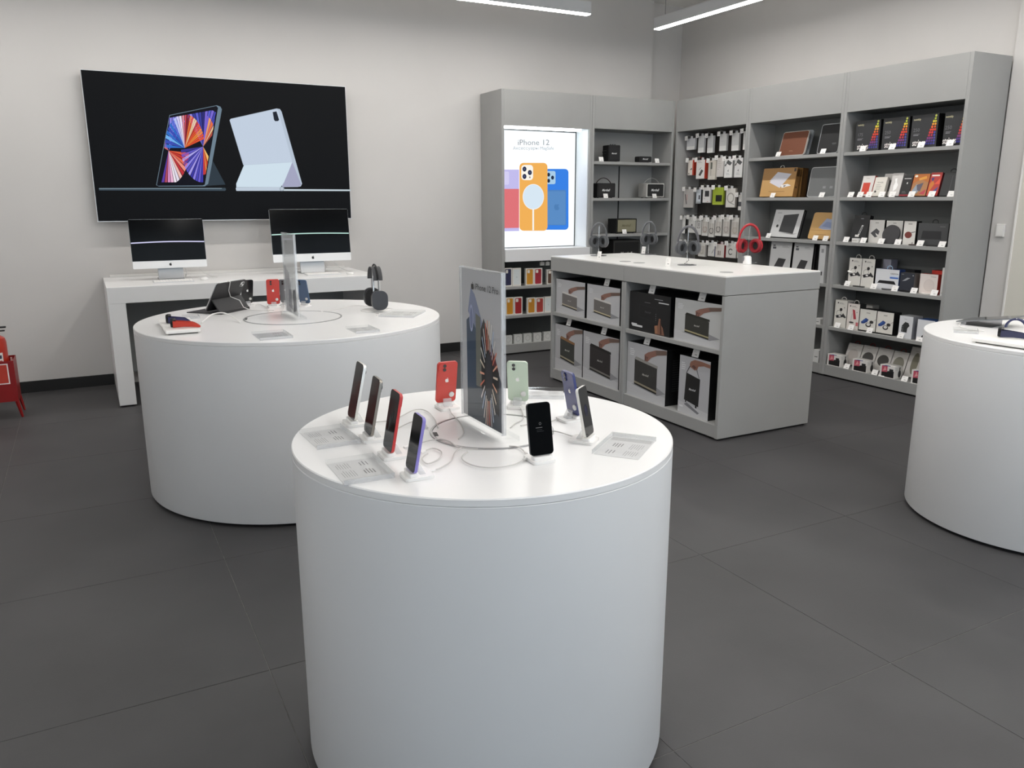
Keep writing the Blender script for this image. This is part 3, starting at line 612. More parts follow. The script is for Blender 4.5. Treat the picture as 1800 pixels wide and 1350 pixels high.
carton('R', X, z, 1418.5, 1458, 375.5, 'kraft carton with blue laptop print at the divider', d=.03, tilt=.3, front='#C39A5E', side='#8A6234', rad=.02, pr=[('r', .02, .32, .98, .34, '#A98148'), ('p', [(.36, .42), (.62, .78), (.98, .72), (.98, .36), (.6, .36)], '#9CA5BE'), ('p', [(.5, .48), (.66, .66), (.98, .62), (.98, .42)], '#8593B5'), ('r', .3, .16, .8, .175, '#8C6638')])
for x, l in ((1345.5, 'at the dark laptop picture carton'), (1427, 'at the left half of the blue laptop carton'), (1445, 'at the right half of the blue laptop carton')):
    price('R', 5.426, z, x, 'white price card on the sleeve unit, ' + l)
z = .775
lap2 = [('p', [(.14, .16), (.42, .55), (.78, .53), (.56, .12)], '#3A3A3B'), ('p', [(.14, .15), (.36, .06), (.7, .05), (.56, .11)], '#2C2C2D'), ('r', .1, .88, .22, .91, '#4A4A4A'), ('r', .1, .8, .26, .86, '#55565A'), ('l', .55, .88, 2, .36, .03, .012, '#9B9B9B')]
carton('R', X, z, 1349.5, 1386, 426, 'white carton with angled laptop print nearer the peg board', d=.05, tilt=.06, front='#CFCFCE', side='#0F0F10', pr=lap2, sp=[('r', .4, .05, .5, .95, '#7A7A7A')], group='angled laptop cartons')
carton('R', X, z, 1389.5, 1423.6, 428.5, 'white carton with angled laptop print nearer the charger unit', d=.05, tilt=.06, front='#CFCFCE', side='#0F0F10', pr=lap2, sp=[('r', .4, .05, .5, .95, '#7A7A7A')], group='angled laptop cartons')
carton('R', X-.03, z, 1436, 1447, 431, 'slim pale carton at the divider above the island corner', d=.09, front='#C3C4C4', side='#D5D5D5', pr=[('r', .3, .2, .7, .3, '#3A3A3B'), ('r', .3, .8, .7, .9, '#8E8F90')])
carton('R', X-.03, .425, 1431, 1441.5, 560, 'slim white carton on the low shelf behind the island', d=.10, front='#CFCFCD', side='#DAD9D6', pr=[('r', .3, .4, .8, .5, '#5A5A5A')])
carton('R', X-.03, .10, 1428, 1438.5, 615, 'slim white carton on the bottom shelf behind the island', d=.10, front='#D2D2D0', side='#DAD9D6', pr=[('r', .3, .4, .8, .46, '#5A5A5A')])

# ---- unit C: peg board goods. (pixels) xl, xr, ytop, ybottom
XB = 5.42+.31
def hang(xl, xr, yt, yb, label, front, side=None, pr=(), d=.022, card=True, XF=5.535, group=None):
    m0 = V(XF, 0, 1.6); px = (xl+xr)/2; yw = along(m0, V(0, 1, 0), 0, px)
    p = V(XF, yw, 0)
    for _ in range(3):
        z1, z0 = height(V(XF, p.y, 0), yt), height(V(XF, p.y, 0), yb)
        p.y = along(V(XF, 0, (z0+z1)/2), V(0, 1, 0), 0, px)
    zc = (z0+z1)/2
    yl, yr = along(V(XF, 0, zc), V(0, 1, 0), 0, xl), along(V(XF, 0, zc), V(0, 1, 0), 0, xr)
    yl = min(yl, 6.598); yr = max(yr, 5.65); p.y = (yl+yr)/2; w = yl-yr; h = z1-z0
    t = thing('hanging_pack', label, 'package', (XF, p.y+w/2, z0), -PI/2, group or 'packs on the peg board')
    MB().box(0, w, 0, d, 0, h, M(side or front, .5), front=M(front, .5)).build('pack', t, smooth=False)
    MB().prism(rrect(.034, .022, .005, w/2-.017, h), d*.5-.0008, d*.5+.0008, M('#D9DADB', .3)).build('hang_tab', t)
    if pr:
        k = MB(); prints(k, [('r', .004, .003, .996, .997, front)]+list(pr), w, h, lambda u, v, L: (u, -.0004-.00012*L, v)); k.build('front_print', t, smooth=False)
    # wire hook belongs to the board
    hk = MB(); lx = uC.location.y-p.y; zz = z1+.0245; yb_ = XB-5.42; yf = XF-5.42-.03
    hk.tube([(lx, yb_-.0005, zz), (lx, yf, zz), (lx, yf-.012, zz+.012)], .0022, CHROME, 6); hk.build('hook', uC)
    if card:
        tg = thing('price_card', 'white price flag before the ' + ' '.join(label.split()[:11]), 'price card', mx=Matrix.Translation((XF-.034, p.y+.026+w*.22, zz-.045)) @ Matrix.Rotation(-PI/2+random.uniform(-.08, .08), 4, 'Z') @ Matrix.Rotation(random.uniform(-.12, .12), 4, 'Y'), group='price cards')
        MB().box(0, .045, -.001, 0, 0, .042, CARDW).build('card', tg)
        k = MB(); prints(k, [('r', .02, .02, .98, .98, '#F1EFEC'), ('l', .2, .7, 2, .45, .15, .04, '#CBC9C6'), ('r', .4, .24, .74, .36, '#A3A19E')], .045, .042, lambda u, v, L: (u, -.0013-.0001*L, v)); k.build('price_print', tg, smooth=False)
    return t
k = .0778; ox, oy = 1185, 215
def hq(a, b, c, e): return (ox+a*k, ox+b*k, oy+c*k, oy+e*k)
lower = [('r', .03, .02, .97, .3, '#F6F5F2'), ('l', .2, .55, 1, .5, .05, .015, '#CFCDCA')]
hang(*hq(285, 470, 365, 620), 'short white pack, first of the top peg row from the corner', '#DCDCDE', pr=lower)
hang(*hq(545, 680, 305, 685), 'slim white pack second from the corner on the top peg row', '#DDDDDC', pr=lower)
hang(*hq(750, 885, 305, 690), 'slim white pack third from the corner on the top peg row', '#DDDDDC', pr=lower)
hang(*hq(1025, 1185, 260, 645), 'white pack fourth from the corner on the top peg row', '#E0E0DE', pr=lower)
hang(*hq(1300, 1465, 240, 640), 'white pack fifth from the corner on the top peg row', '#E0E0DE', pr=lower)
hang(*hq(1560, 1680, 200, 615), 'white pack at the divider end of the top peg row', '#E0E0DE', pr=lower)
adap = [('p', [(.3, .2), (.62, .5), (.85, .42), (.52, .14)], '#4C4C4A'), ('p', [(.3, .45), (.36, .5), (.6, .62), (.55, .56)], '#3A3838'), ('l', .2, .9, 2, .5, .05, .02, '#B9B5B0')]
hub = [('p', [(.2, .78), (.42, .95), (.95, .78), (.7, .64)], '#5A5A5A'), ('p', [(.02, .64), (.2, .76), (.28, .72), (.12, .6)], '#262626'), ('p', [(.4, .35), (.55, .45), (.55, .3)], '#8A8A8A'), ('l', .25, .22, 2, .5, .07, .02, '#A9A9A8')]
hang(*hq(315, 440, 855, 1195), 'white and red pack nearest the corner on the second peg row', '#E6DDD3', '#B33A26', [('p', [(.3, .35), (.7, .5), (.75, .36)], '#6A6662'), ('d', .2, .1, .05, '#3A3A3A'), ('r', .8, .0, 1, 1, '#C4452E')], d=.05)
hang(*hq(500, 690, 850, 1275), 'white pack with red side picturing a grey adapter', '#E9E5E0', '#B33A26', adap, d=.05, XF=5.52)
hang(*hq(770, 935, 860, 1295), 'beige pack showing a dark cable drop', '#D6CFC4', '#BDB6AC', [('r', .3, .55, .55, .9, '#6B6E64'), ('r', .36, .12, .4, .6, '#4A4642'), ('r', .08, .02, .92, .2, '#DDD7CD')])
hang(*hq(965, 1120, 800, 1230), 'pale pack with small round marks on the second peg row', '#D8D3CF', pr=[('l', .2, .8, 4, .5, .1, .02, '#A8A29C'), ('d', .2, .4, .02, '#6A6662')], XF=5.55)
hang(*hq(1135, 1315, 825, 1250), 'white pack with slanted grey hub, beside the pale round-marked pack', '#E9E8E6', '#B5B4B2', hub, XF=5.51)
hang(*hq(1362, 1545, 805, 1245), 'white pack with slanted grey hub next to the divider', '#E9E8E6', '#B5B4B2', hub, XF=5.52)
oy = 310
hang(*hq(205, 430, 290, 705), 'grey pack with a dark pen shape on the third peg row', '#BAB6B3', '#A5A19E', [('p', [(.12, .72), (.2, .75), (.36, .2), (.28, .17)], '#4B4846'), ('p', [(.3, .7), (.42, .72), (.38, .4), (.3, .4)], '#C3A09C')])
hang(*hq(495, 605, 300, 615), 'slim pale blue pack with a small black switch', '#BFC4CA', '#3A3B3D', [('r', .1, .2, .9, .75, '#D3D9E0'), ('r', .55, .3, .8, .6, '#33353A'), ('r', .0, 0, 1, .1, '#9A9DA1')], d=.04)
hang(*hq(648, 815, 250, 595), 'white pack with a black square on the third peg row', '#E6E4E1', '#CFCDC9', [('r', .28, .4, .85, .78, '#38383A'), ('l', .15, .26, 1, .3, .05, .02, '#A5A3A0'), ('r', .6, .06, .8, .09, '#C06A6A')])
hang(*hq(870, 1110, 250, 640), 'lime green pack with a black square', '#A3B53A', '#8A9A2E', [('rr', .3, .18, .88, .56, .006, '#23241C'), ('r', .03, .0, .97, .06, '#C3D24E')])
hang(*hq(1172, 1380, 270, 700), 'white pack showing a coiled grey cable', '#E2DFD9', '#C2BBB2', [('ring', .5, .5, .27, .23, '#9C9892'), ('ring', .5, .5, .24, .20, '#B8B4AE'), ('p', [(.55, .24), (.95, .16), (.95, .13), (.5, .21)], '#8E8A85')])
hang(*hq(1452, 1530, 420, 765), 'narrow white pack at the divider on the third peg row', '#E4E2DE', '#8C8A88', [('r', .0, .25, 1, .55, '#55565A')])
k, ox, oy = .0833, 1180, 360
cab = lambda c: [('r', .06, .14, .94, .78, '#C9C4BD'), ('ring', .5, .36, .17, .13, c), ('p', [(.4, .5), (.6, .5), (.55, .78), (.45, .78)], '#D9D5CF')]
hang(*hq(130, 295, 270, 600), 'white pack nearest the corner on the fourth peg row', '#E0DFDC', '#1A1A1A', [('l', .2, .5, 2, .4, .1, .03, '#B5B3B0')])
hang(*hq(362, 510, 260, 590), 'white pack with one dark dot on the fourth peg row', '#DAD9D6', '#BAB9B6', [('e', .5, .5, .1, .06, '#2E2E2F'), ('l', .25, .75, 1, .4, .05, .02, '#A9A8A5')])
hang(*hq(522, 632, 290, 630), 'white pack with an upright black outline on the fourth peg row', '#DFDDDA', '#C4C2BE', [('rr', .2, .4, .8, .85, .006, '#3A3A3A'), ('rr', .26, .43, .74, .82, .005, '#D9D7D4'), ('r', .44, .5, .56, .75, '#4A4A4A')])
for a, b, c_, e, col, nm in ((648, 772, 270, 655, '#A88A80', 'pinkish'), (787, 905, 310, 682, '#3F3F3E', 'dark'), (925, 1060, 270, 655, '#2F2F2F', 'black'), (1092, 1228, 260, 668, '#A59A96', 'mauve grey'), (1270, 1420, 270, 690, '#B5AE9C', 'sand coloured')):
    hang(*hq(a, b, c_, e), 'clear-front white pack with a %s cable loop' % nm, '#E2E0DB', '#B5B2AD', cab(col))
hang(*hq(185, 330, 775, 1000), 'white pack nearest the corner on the lowest visible peg row', '#DADAD8', '#BAB9B6', [('l', .2, .5, 2, .4, .1, .03, '#B5B3B0')])
hang(*hq(570, 715, 800, 1090), 'white pack with pale cable loop on the lowest visible peg row', '#DCDBD6', '#B5B2AD', cab('#A9AA9C'))
hang(*hq(775, 915, 800, 1085), 'white pack with a curved white plug', '#E4E3DF', '#3A4A86', [('p', [(.5, .2), (.7, .25), (.95, .5), (.85, .55)], '#B5B3AD'), ('l', .15, .3, 1, .25, .05, .02, '#A9A8A5')])
hang(*hq(930, 1115, 830, 1110), 'white pack with red side and two thin pins', '#E3DDD7', '#A83236', [('r', .3, .15, .4, .5, '#6A5A52'), ('r', .5, .15, .6, .5, '#8A7A70')], d=.05)
hang(*hq(1155, 1370, 815, 1120), 'white pack with a thick black C-shaped cable', '#E2E0DB', '#C9C6C0', [('ring', .45, .42, .22, .16, '#2B2C2C'), ('r', .58, .3, .8, .52, '#E2E0DB'), ('l', .3, .84, 1, .3, .05, .02, '#9C9A96')])
hang(*hq(1392, 1470, 830, 1130), 'narrow white pack behind the red headphones', '#D9D7D2', '#C2C0BA', [('r', .2, .3, .8, .6, '#B7B5AF')])

# ---- unit B: speakers
SCRIPT = {'shear': .35, 'bold': .022, 'sx': .9}
def speaker(xl, xr, yt, zs, label, d, body, grille, logo, rim, lw=.5, lh=.16, rad=.012, Y=6.70, handle=None, knobs=0, strap=False):
    a = spot('B', Y, zs, xl); c = spot('B', Y, zs, xr); w = (c-a).length; h = height((a+c)/2, yt)
    t = thing('portable_speaker', label, 'speaker', a+V(0, 0, .0004), 0)
    MB().prism(rrect(w, h-.005, rad, 0, .005), 0, d, noise_mat('speaker_vinyl', body, body, .6, 120, .4)).build('cabinet', t)
    MB().box(.02, .035, .02, .035, 0, .005, BLACK).box(w-.035, w-.02, .02, .035, 0, .005, BLACK).box(.02, .035, d-.035, d-.02, 0, .005, BLACK).box(w-.035, w-.02, d-.035, d-.02, 0, .005, BLACK).build('foot', t)
    if rim: MB().prism(rrect(w*.94, (h-.005)*.92, rad*.8, w*.03, .005+(h-.005)*.04), -.003, -.0002, M(rim, .4)).build('rim', t)
    MB().prism(rrect(w*.88, (h-.005)*.84, rad*.7, w*.06, .005+(h-.005)*.08), -.005, -.0032 if rim else -.0002, noise_mat('grille_cloth', grille, grille, .8, 300, .5)).build('grille', t)
    kk = MB(); prints(kk, [('t', 'Marshall', .5, .46, .50*w/(text_geo('Marshall', .35, .022)[2]*h), logo, SCRIPT)], w, h, lambda u, v, L: (u, -.0056, v)); kk.build('logo', t, smooth=False)
    if handle:
        MB().tube([(.02 + (w-.04)*k/14, d*.5, h + .055*math.sin(PI*k/14)**.7 - .004) for k in range(15)], .007, M(handle, .5), 8, flat=.5).build('handle', t)
    for k in range(knobs):
        MB().lathe([(.007, 0), (.006, .009)], M('#1B1B1B', .4), 12, Matrix.Translation((w*.35+k*.025, d*.35, h))).build('knob', t)
    if strap:
        MB().tube([(0, d*.4, h*.66), (-.03, d*.4, h*.66), (-.042, d*.4, h*.58), (-.03, d*.4, h*.5), (0, d*.4, h*.5)], .009, M('#141414', .6), 8, flat=.4).build('strap', t)
    return t
speaker(1069.2, 1089.6, 255, 1.825, 'small upright black speaker with side strap', .10, '#141415', '#1C1C1E', '#E2E2E2', None, knobs=3, strap=True, lh=.13)
speaker(1123.5, 1145, 275, 1.825, 'smallest black speaker lying low on the top shelf', .075, '#121213', '#1A1A1C', '#DADADA', None, lh=.26)
speaker(1049.4, 1081, 322, 1.477, 'black speaker with dark red-lined handle', .10, '#131313', '#232222', '#E4E4E4', None, handle='#2E1213', lh=.17)
speaker(1135.5, 1167, 322, 1.477, 'pale grey speaker with black grille and grey handle', .13, '#A7A5A1', '#232323', '#E4E4E4', '#C5C3BE', handle='#A9A8A5', lh=.15)
speaker(1083, 1118.5, 384.4, 1.125, 'black speaker with an olive cream grille', .15, '#101011', '#85816A', '#6B664C', '#2A2A22', lh=.17, rad=.005)
speaker(1076.5, 1124, 421.5, .775, 'large black guitar-style speaker on the shelf behind headphones', .2, '#0B0B0C', '#141414', '#B5B3B0', '#3A3A38', rad=.008, lh=.15)
for px, zs, l in ((1053.5, 1.825, 'before the small upright black speaker'), (1152, 1.825, 'beside the smallest black speaker'), (1061.5, 1.477, 'before the red-handled speaker'), (1147.5, 1.477, 'before the pale grey speaker'), (1094.5, 1.125, 'before the olive cream grille speaker')):
    price('B', 6.66, zs, px, 'white price card ' + l, tilt=.3)

# ---- unit A lower shelves: phone case boxes
def case_print(c, cam='#E9E4DA'):
    return [('rr', .12, .06, .88, .94, .010, c), ('rr', .2, .72, .5, .9, .006, cam)]
k, ox, oy = .15556, 850, 430
def caseb(u0, u1, v0, zs, label, c):
    carton('B', 6.70, zs, ox+u0*k, ox+u1*k, oy+v0*k, label, d=.025, front='#E6E3DC', pr=case_print(c) if c else [('rr', .14, .08, .86, .92, .008, '#DCE2E2'), ('apple', .5, .5, .09, '#C3CACA')], group='phone case boxes', gap=.0015)
caseb(232, 324, 265, .655, 'white case box with a navy case', '#2A2C4E'); caseb(326, 425, 265, .655, 'white case box with no coloured case on the upper case shelf', None)
caseb(476, 570, 268, .655, 'white case box with an amber case on the upper case shelf', '#D0922B'); caseb(571, 664, 266, .655, 'white case box with a crimson case on the upper case shelf', '#A82B3A')
caseb(716, 808, 280, .655, 'white case box with a brown case', '#5A4334')
caseb(252, 344, 597, .378, 'white case box with an amber case beside the sign on the lower case shelf', '#CF8F26'); caseb(346, 441, 592, .378, 'white case box with a dark red case on the lower case shelf', '#A3262B')
caseb(494, 588, 600, .378, 'white case box with an amber case in the middle of the lower case shelf', '#CE9030'); caseb(589, 683, 598, .378, 'white case box with a brick red case on the lower case shelf', '#B2433A')
caseb(688, 780, 588, .378, 'white case box with no coloured case on the lower case shelf', None)
for i, (u0, u1, v0) in enumerate(((240, 326, 1030), (346, 437, 1015), (455, 546, 1005), (566, 656, 998), (680, 770, 985))):
    carton('B', 6.69, .098, ox+u0*k, ox+u1*k, oy+v0*k, 'small white ring-print box on the lowest case shelf, ' + ['beside the sign', 'second from the sign', 'third from the sign', 'fourth from the sign', 'at the island side'][i], d=.03, front='#D3D4D1', pr=[('ring', .5, .5, .3, .26, '#A9AAA7'), ('d', .5, .85, .03, '#B9BAB7')], group='ring print boxes')
for u, lu in ((645, 'nearer the sign'), (706, 'nearer the island')):
    p = spot('B', 6.70, .80, ox+u*k); z1 = .80+height(p, oy+185*k); z0 = .80+height(p, oy+236*k); z1 = min(z1, .872)
    t = thing('hanging_pack', 'tiny white adapter pack hanging under the ledge, ' + lu, 'package', (p.x, 6.70, z0), 0, 'adapter packs under the ledge')
    MB().box(0, .04, 0, .02, 0, z1-z0+.0, M('#D9D9D6', .5)).build('pack', t, smooth=False)
    kk = MB(); prints(kk, [('ring', .5, .5, .28, .22, '#A5A5A2')], .04, z1-z0, lambda a, b, L: (a, -.0004, b)); kk.build('front_print', t, smooth=False)
    MB().tube([(.02, .01, z1-z0), (.02, .01, .8925-z0)], .0018, CHROME, 6).build('hook', t)

# ---- island: speaker cartons
def spk_carton(ya, yb, h, zs, label, c_sp, c_top, c_strip, hand=True, d=.26, X=3.352, tall=False, front='#B0B0B2', side='#0C0C0D', u0=.22, u1=.74, v0=.24, v1=.62, logo='#B9B7B0', rad=False, group='speaker cartons'):
    w = ya-yb
    t = thing('speaker_carton', label, 'box', (X, ya, zs+.0004), -PI/2, group)
    MB().box(0, w, 0, d, 0, h, M(side, .5), front=M(front, .5)).build('carton', t, smooth=False)
    sk = .07 if not tall else .04
    sh = [('r', .003, .003, .997, .997, front), ('p', [(0, 0), (1, 0), (1, .15), (0, .25)], '#BCBCBE'), ('p', [(u0-.08, v0-.02), (u1+.02, v0-.10), (min(1, u1+.26), v0-.02), (u1, v0+.05)], '#8C8C8F')]
    if rad:
        b = [(u0, v0), (u1, v0-sk), (u1, v1-sk-.03), (u1-.06, v1-sk), (u0+.05, v1), (u0, v1-.03)]
    else: b = [(u0, v0), (u1, v0-sk), (u1, v1-sk), (u0, v1)]
    sh += [('p', b, c_sp), ('p', [(u0-.01, v1-.02), (u1+.01, v1-sk-.02), (u1+.01, v1-sk+.03), (u0+.03, v1+.035)], c_top),
           ('p', [(u0, v0+.02), (u1, v0-sk+.02), (u1, v0-sk+.055), (u0, v0+.055)], c_strip), ('p', [(u0, v0-.01), (u1, v0-sk-.01), (u1, v0-sk+.02), (u0, v0+.02)], '#1A1918'),
           ('t', 'Marshall', (u0+u1)/2, (v0+v1)/2-sk/2-.01, .055, logo, {'shear': .3, 'bold': .01}),
           ('l', .07, .87, 4, .14, .035, .014, '#D5D5D6'), ('r', .06, .09, .28, .105, '#C2C2C4')]
    if hand:
        m = (u0+u1)/2; tp = v1-sk/2+.03
        sh += [('p', [(m-.03, tp), (m+.05, tp), (m+.14, tp+.09), (m+.3, tp+.16), (1, tp+.2), (1, min(.995, tp+.28)), (m+.24, tp+.24), (m+.05, tp+.17), (m-.04, tp+.11)], '#8A6458'),
               ('p', [(m-.03, tp), (m-.01, tp), (m+.02, tp+.08), (m-.02, tp+.1)], '#5E423A'), ('p', [(m+.01, tp), (m+.03, tp), (m+.06, tp+.08), (m+.03, tp+.09)], '#6B4C42'),
               ('p', [(m+.26, tp+.15), (1, tp+.2), (1, min(.995, tp+.28)), (m+.24, tp+.235)], '#6E5A50')]
    kk = MB(); prints(kk, sh, w, h, lambda u, v, L: (u, -.0005-.00012*L, v)); kk.build('front_print', t, smooth=False)
    kk = MB(); prints(kk, [('r', .01, .005, .99, .995, side), ('l', .2, .8, 14, .5, .042, .012, '#3E3E40')], d, h, lambda u, v, L: (w+.0004+.00012*L, u, v)); kk.build('side_print', t, smooth=False)
    return t
spk_carton(5.521, 5.097, .27, .569, 'grey speaker carton with white-topped speaker, at the far end of the upper island shelf', '#6E6A68', '#C9C6C2', '#B5AC96', front='#BABABC', d=.3)
spk_carton(5.066, 4.639, .27, .569, 'grey speaker carton with white-topped speaker, next to the island divider', '#6A6663', '#C9C6C2', '#B9AE8E', front='#BABABC', d=.3)
spk_carton(5.530, 5.119, .378, .095, 'tall grey carton with a wood-topped dark speaker', '#3C3D39', '#8A6440', '#9A927C', u0=.2, u1=.72, v0=.28, v1=.72, d=.3)
spk_carton(5.107, 4.633, .378, .095, 'tall grey carton with a rounded black speaker', '#302C2C', '#1F1C1C', '#77736E', u0=.2, u1=.78, v0=.24, v1=.74, rad=True, d=.3)
spk_carton(4.030, 3.597, .272, .569, 'grey speaker carton with a dark green-black speaker at the end panel', '#33332E', '#26261F', '#A09874', u0=.24, u1=.76, v0=.24, v1=.66, rad=True, front='#B6B7B6', d=.3)
spk_carton(4.528, 4.092, .384, .095, 'largest grey carton with a wide dark speaker', '#383735', '#8F8D88', '#8E8672', u0=.2, u1=.78, v0=.24, v1=.72, d=.27)
# black sound system carton
t = thing('speaker_carton', 'black carton picturing a pointing hand and a dim speaker outline', 'box', (3.354, 4.522, .5694), -PI/2, 'speaker cartons')
wB, hB = .445, .268
MB().box(0, wB, 0, .3, 0, hB, M('#0B0B0C', .45), front=M('#161617', .45)).build('carton', t, smooth=False)
kk = MB(); prints(kk, [('r', .003, .003, .997, .997, '#161617'), ('p', [(.24, .36), (.68, .30), (.68, .66), (.24, .70)], '#1F1F21'), ('p', [(.26, .375), (.665, .32), (.665, .645), (.26, .685)], '#131314'), ('t', 'Marshall', .46, .5, .07, '#5A5A5C', {'shear': .3}),
    ('l', .62, .88, 1, .28, .04, .012, '#B5B5B6'), ('r', .72, .80, .96, .825, '#D8D8D9'), ('r', .08, .10, .34, .15, '#CFCFD0'), ('r', .06, .13, .2, .18, '#CFCFD0'), ('l', .38, .76, 1, .2, .04, .014, '#6A6A6C'),
    ('p', [(.66, .02), (.64, .22), (.72, .24), (.74, .42), (.78, .42), (.80, .26), (.84, .2), (.88, .02)], '#7E5846'), ('p', [(.66, .02), (.64, .2), (.7, .24), (.72, .04)], '#9A6E52'), ('p', [(.78, .02), (.77, .38), (.785, .38), (.82, .04)], '#4A3026')] +
    [('d', .665, .36+.05*i, .010, '#8A8A8C') for i in range(4)], wB, hB, lambda u, v, L: (u, -.0005-.00012*L, v)); kk.build('front_print', t, smooth=False)
# tall carton with strap speaker
t = thing('speaker_carton', 'narrow tall grey carton with a black strap speaker', 'box', (3.36, 3.968, .0954), -PI/2, 'speaker cartons')
wB, hB = .292, .38
MB().box(0, wB, 0, .25, 0, hB, M('#0B0B0C', .5), front=M('#AEAEB1', .5)).build('carton', t, smooth=False)
kk = MB(); prints(kk, [('r', .003, .003, .997, .997, '#AEAEB1'), ('p', [(0, 0), (1, 0), (1, .12), (0, .2)], '#BCBCBE'), ('p', [(.2, .16), (.66, .05), (.72, .08), (.3, .2)], '#75757A'), ('p', [(.2, .24), (.68, .18), (.70, .66), (.24, .72)], '#1E1D1D'), ('r', .24, .2, .28, .24, '#161515'), ('r', .58, .15, .63, .2, '#161515'),
    ('p', [(.24, .72), (.26, .72), (.38, .86), (.36, .87)], '#1A1919'), ('p', [(.66, .67), (.68, .66), (.58, .82), (.56, .82)], '#1A1919'), ('t', 'Marshall', .46, .43, .05, '#D5D5D5', {'shear': .3, 'bold': .012}),
    ('p', [(.34, .88), (.36, .83), (.52, .79), (.6, .82), (.62, .87), (.8, .9), (1, .89), (1, .95), (.7, .97), (.5, .97), (.38, .93)], '#8A6252'), ('p', [(.4, .85), (.5, .81), (.56, .84), (.48, .88)], '#5E4038'), ('l', .07, .87, 4, .16, .035, .014, '#D5D5D6'), ('r', .05, .1, .18, .13, '#D5D5D6')], wB, hB, lambda u, v, L: (u, -.0005-.00012*L, v)); kk.build('front_print', t, smooth=False)
kk = MB(); prints(kk, [('r', .01, .005, .99, .995, '#0B0B0C'), ('l', .25, .82, 14, .5, .045, .014, '#45454A')], .25, hB, lambda u, v, L: (wB+.0004+.00012*L, u, v)); kk.build('side_print', t, smooth=False)
for px, zt, X, l in ((1061, .8395, 3.37, 'the white-topped speaker carton next to the divider'), (995, .4735, 3.37, 'the wood-topped speaker carton'), (1056, .4735, 3.37, 'the rounded black speaker carton'), (1139.5, .838, 3.37, 'the black hand carton'), (1226.5, .8419, 3.37, 'the green-black speaker carton'), (1131, .4797, 3.37, 'the largest grey carton'), (1215.5, .4761, 3.375, 'the strap speaker carton')):
    price('R', X, zt, px, 'white price card standing on top of ' + l, wd=.062, hh=.055, tilt=.3)

# ---- headphones
def headphones(pos, rz, wd, top, bot, col, label, pad=None, dark=None, cat='headphones'):
    """pos: point on the support; top/bot heights above it"""
    t = thing('headphones', label, cat, pos, rz)
    m = M(col, .4); pm_ = M(pad or col, .7); r = wd/2; cup = (top-bot)*.52; zc = bot+cup*.5
    band = [(-r*1.0*math.cos(a)*(1 if 1 else 1), 0, zc+cup*.3 + (top-zc-cup*.3-.004)*math.sin(a)) for a in [PI*k/20 for k in range(21)]]
    MB().tube(band, .011, m, 10, flat=.55, rs=[.013+.004*math.sin(PI*k/20) for k in range(21)]).build('headband', t)
    MB().tube([(x*.94, y, z-.004) for x, y, z in band[4:17]], .0085, pm_, 8, flat=.4).build('band_pad', t)
    for s in (-1, 1):
        mx = Matrix.Translation((s*(r-.024), 0, zc)) @ Matrix.Rotation(s*.75, 4, 'Z') @ Matrix.Rotation(s*PI/2, 4, 'Y')
        c = MB().lathe([(0, .0), (cup*.40, .0), (cup*.46, .004), (cup*.46, .014), (cup*.38, .022), (0, .024)], m, 28, mx); cu = c.build('ear_cup', t)
        MB().lathe([(cup*.24, -.002), (cup*.28, -.018), (cup*.40, -.021), (cup*.47, -.012), (cup*.45, -.001)], pm_, 28, mx, cap=False).build('ear_pad', t)
        MB().lathe([(0, -.0005), (cup*.24, -.001)], M(dark or '#1A1A1B', .8), 20, mx).build('driver_cloth', t)
        MB().tube([(s*r*1.0, 0, zc+cup*.55), (s*r*1.03, 0, zc+cup*.1)], .006, STEEL, 8).build('hinge', t)
    return t
def hp_stand(pos, rz, top, label, base_r=.065, tilt=0):
    t = thing('headphone_stand', label, 'stand', pos, rz, 'thin headphone stands')
    MB().lathe([(base_r, 0), (base_r, .002), (base_r-.003, .003)], M('#77787A', .4, .3), 36).build('base_disc', t)
    MB().tube([(0, .012, .003), (0, .012, top-.012), (0, .006, top-.006), (0, -.014, top-.006)], .0019, CHROME, 8).build('rod', t)
    return t
HP = [((1052, 449.5), 391.7, 435.8, 1035.6, 1066, '#55575A', 'grey headphones nearest the backlit poster on the island', -.62), ((1139.7, 447.2), 389, 431.5, 1129, 1155, '#5B5D60', 'grey headphones in front of the speaker shelves, at the island far corner', -.62),
      ((1207.5, 466), 397, 449, 1191, 1230, '#58585C', 'grey headphones in front of the peg board', -.62), ((1314.5, 462), 393.5, 445.5, 1298.5, 1338, '#B3232E', 'red headphones on the white island top', -.62)]
for (bx, by), yt, yb, x0, x1, c, lab, rz in HP:
    p = on_z(bx, by, IZ); top = height(p, yt); bot = height(p, yb)
    wd = (x1-x0)/F_PX*(p-CAM).dot(_fw)
    headphones(p+V(0, 0, .0), rz, wd*.9, top, bot, c, lab, pad=('#8E1C26' if 'red' in lab.split()[0] else '#4C4E51'))
    hp_stand(p+V(0, 0, .0002), rz, top-.016, 'thin rod stand on a grey disc holding the ' + lab.split(' on ')[0].split(' in ')[0].split(' nearest')[0] + {0: ' by the poster', 1: ' at the far island corner', 2: ' before the peg board', 3: ''}[[h[6] for h in HP].index(lab)])
    lead = [(0, 0, bot+.01), (.01, -.01, bot*.5), (-.02, -.02, .012), (.02, -.035, .0045), (.045, -.02, .0045), (.03, .0, .0045)]
    tt = thing('headphone_lead', 'thin dark lead coiled below the ' + ['grey headphones by the poster', 'grey headphones at the far island corner', 'grey headphones before the peg board', 'red headphones'][[h[6] for h in HP].index(lab)], 'cable', p, rz, 'headphone leads')
    MB().tube(lead, .0016, M('#3A3A3C', .5), 6).build('lead', tt)
for px, py, l in ((1049, 455.5, 'before the grey headphones near the poster'), (1127, 446, 'beside the grey headphones at the far island corner'), (1169, 468, 'left of the grey headphones facing the peg board')):
    p = on_z(px, py, IZ); price('R', p.x, IZ, px, 'white price card on the island ' + l, wd=.05, hh=.06, tilt=.15)
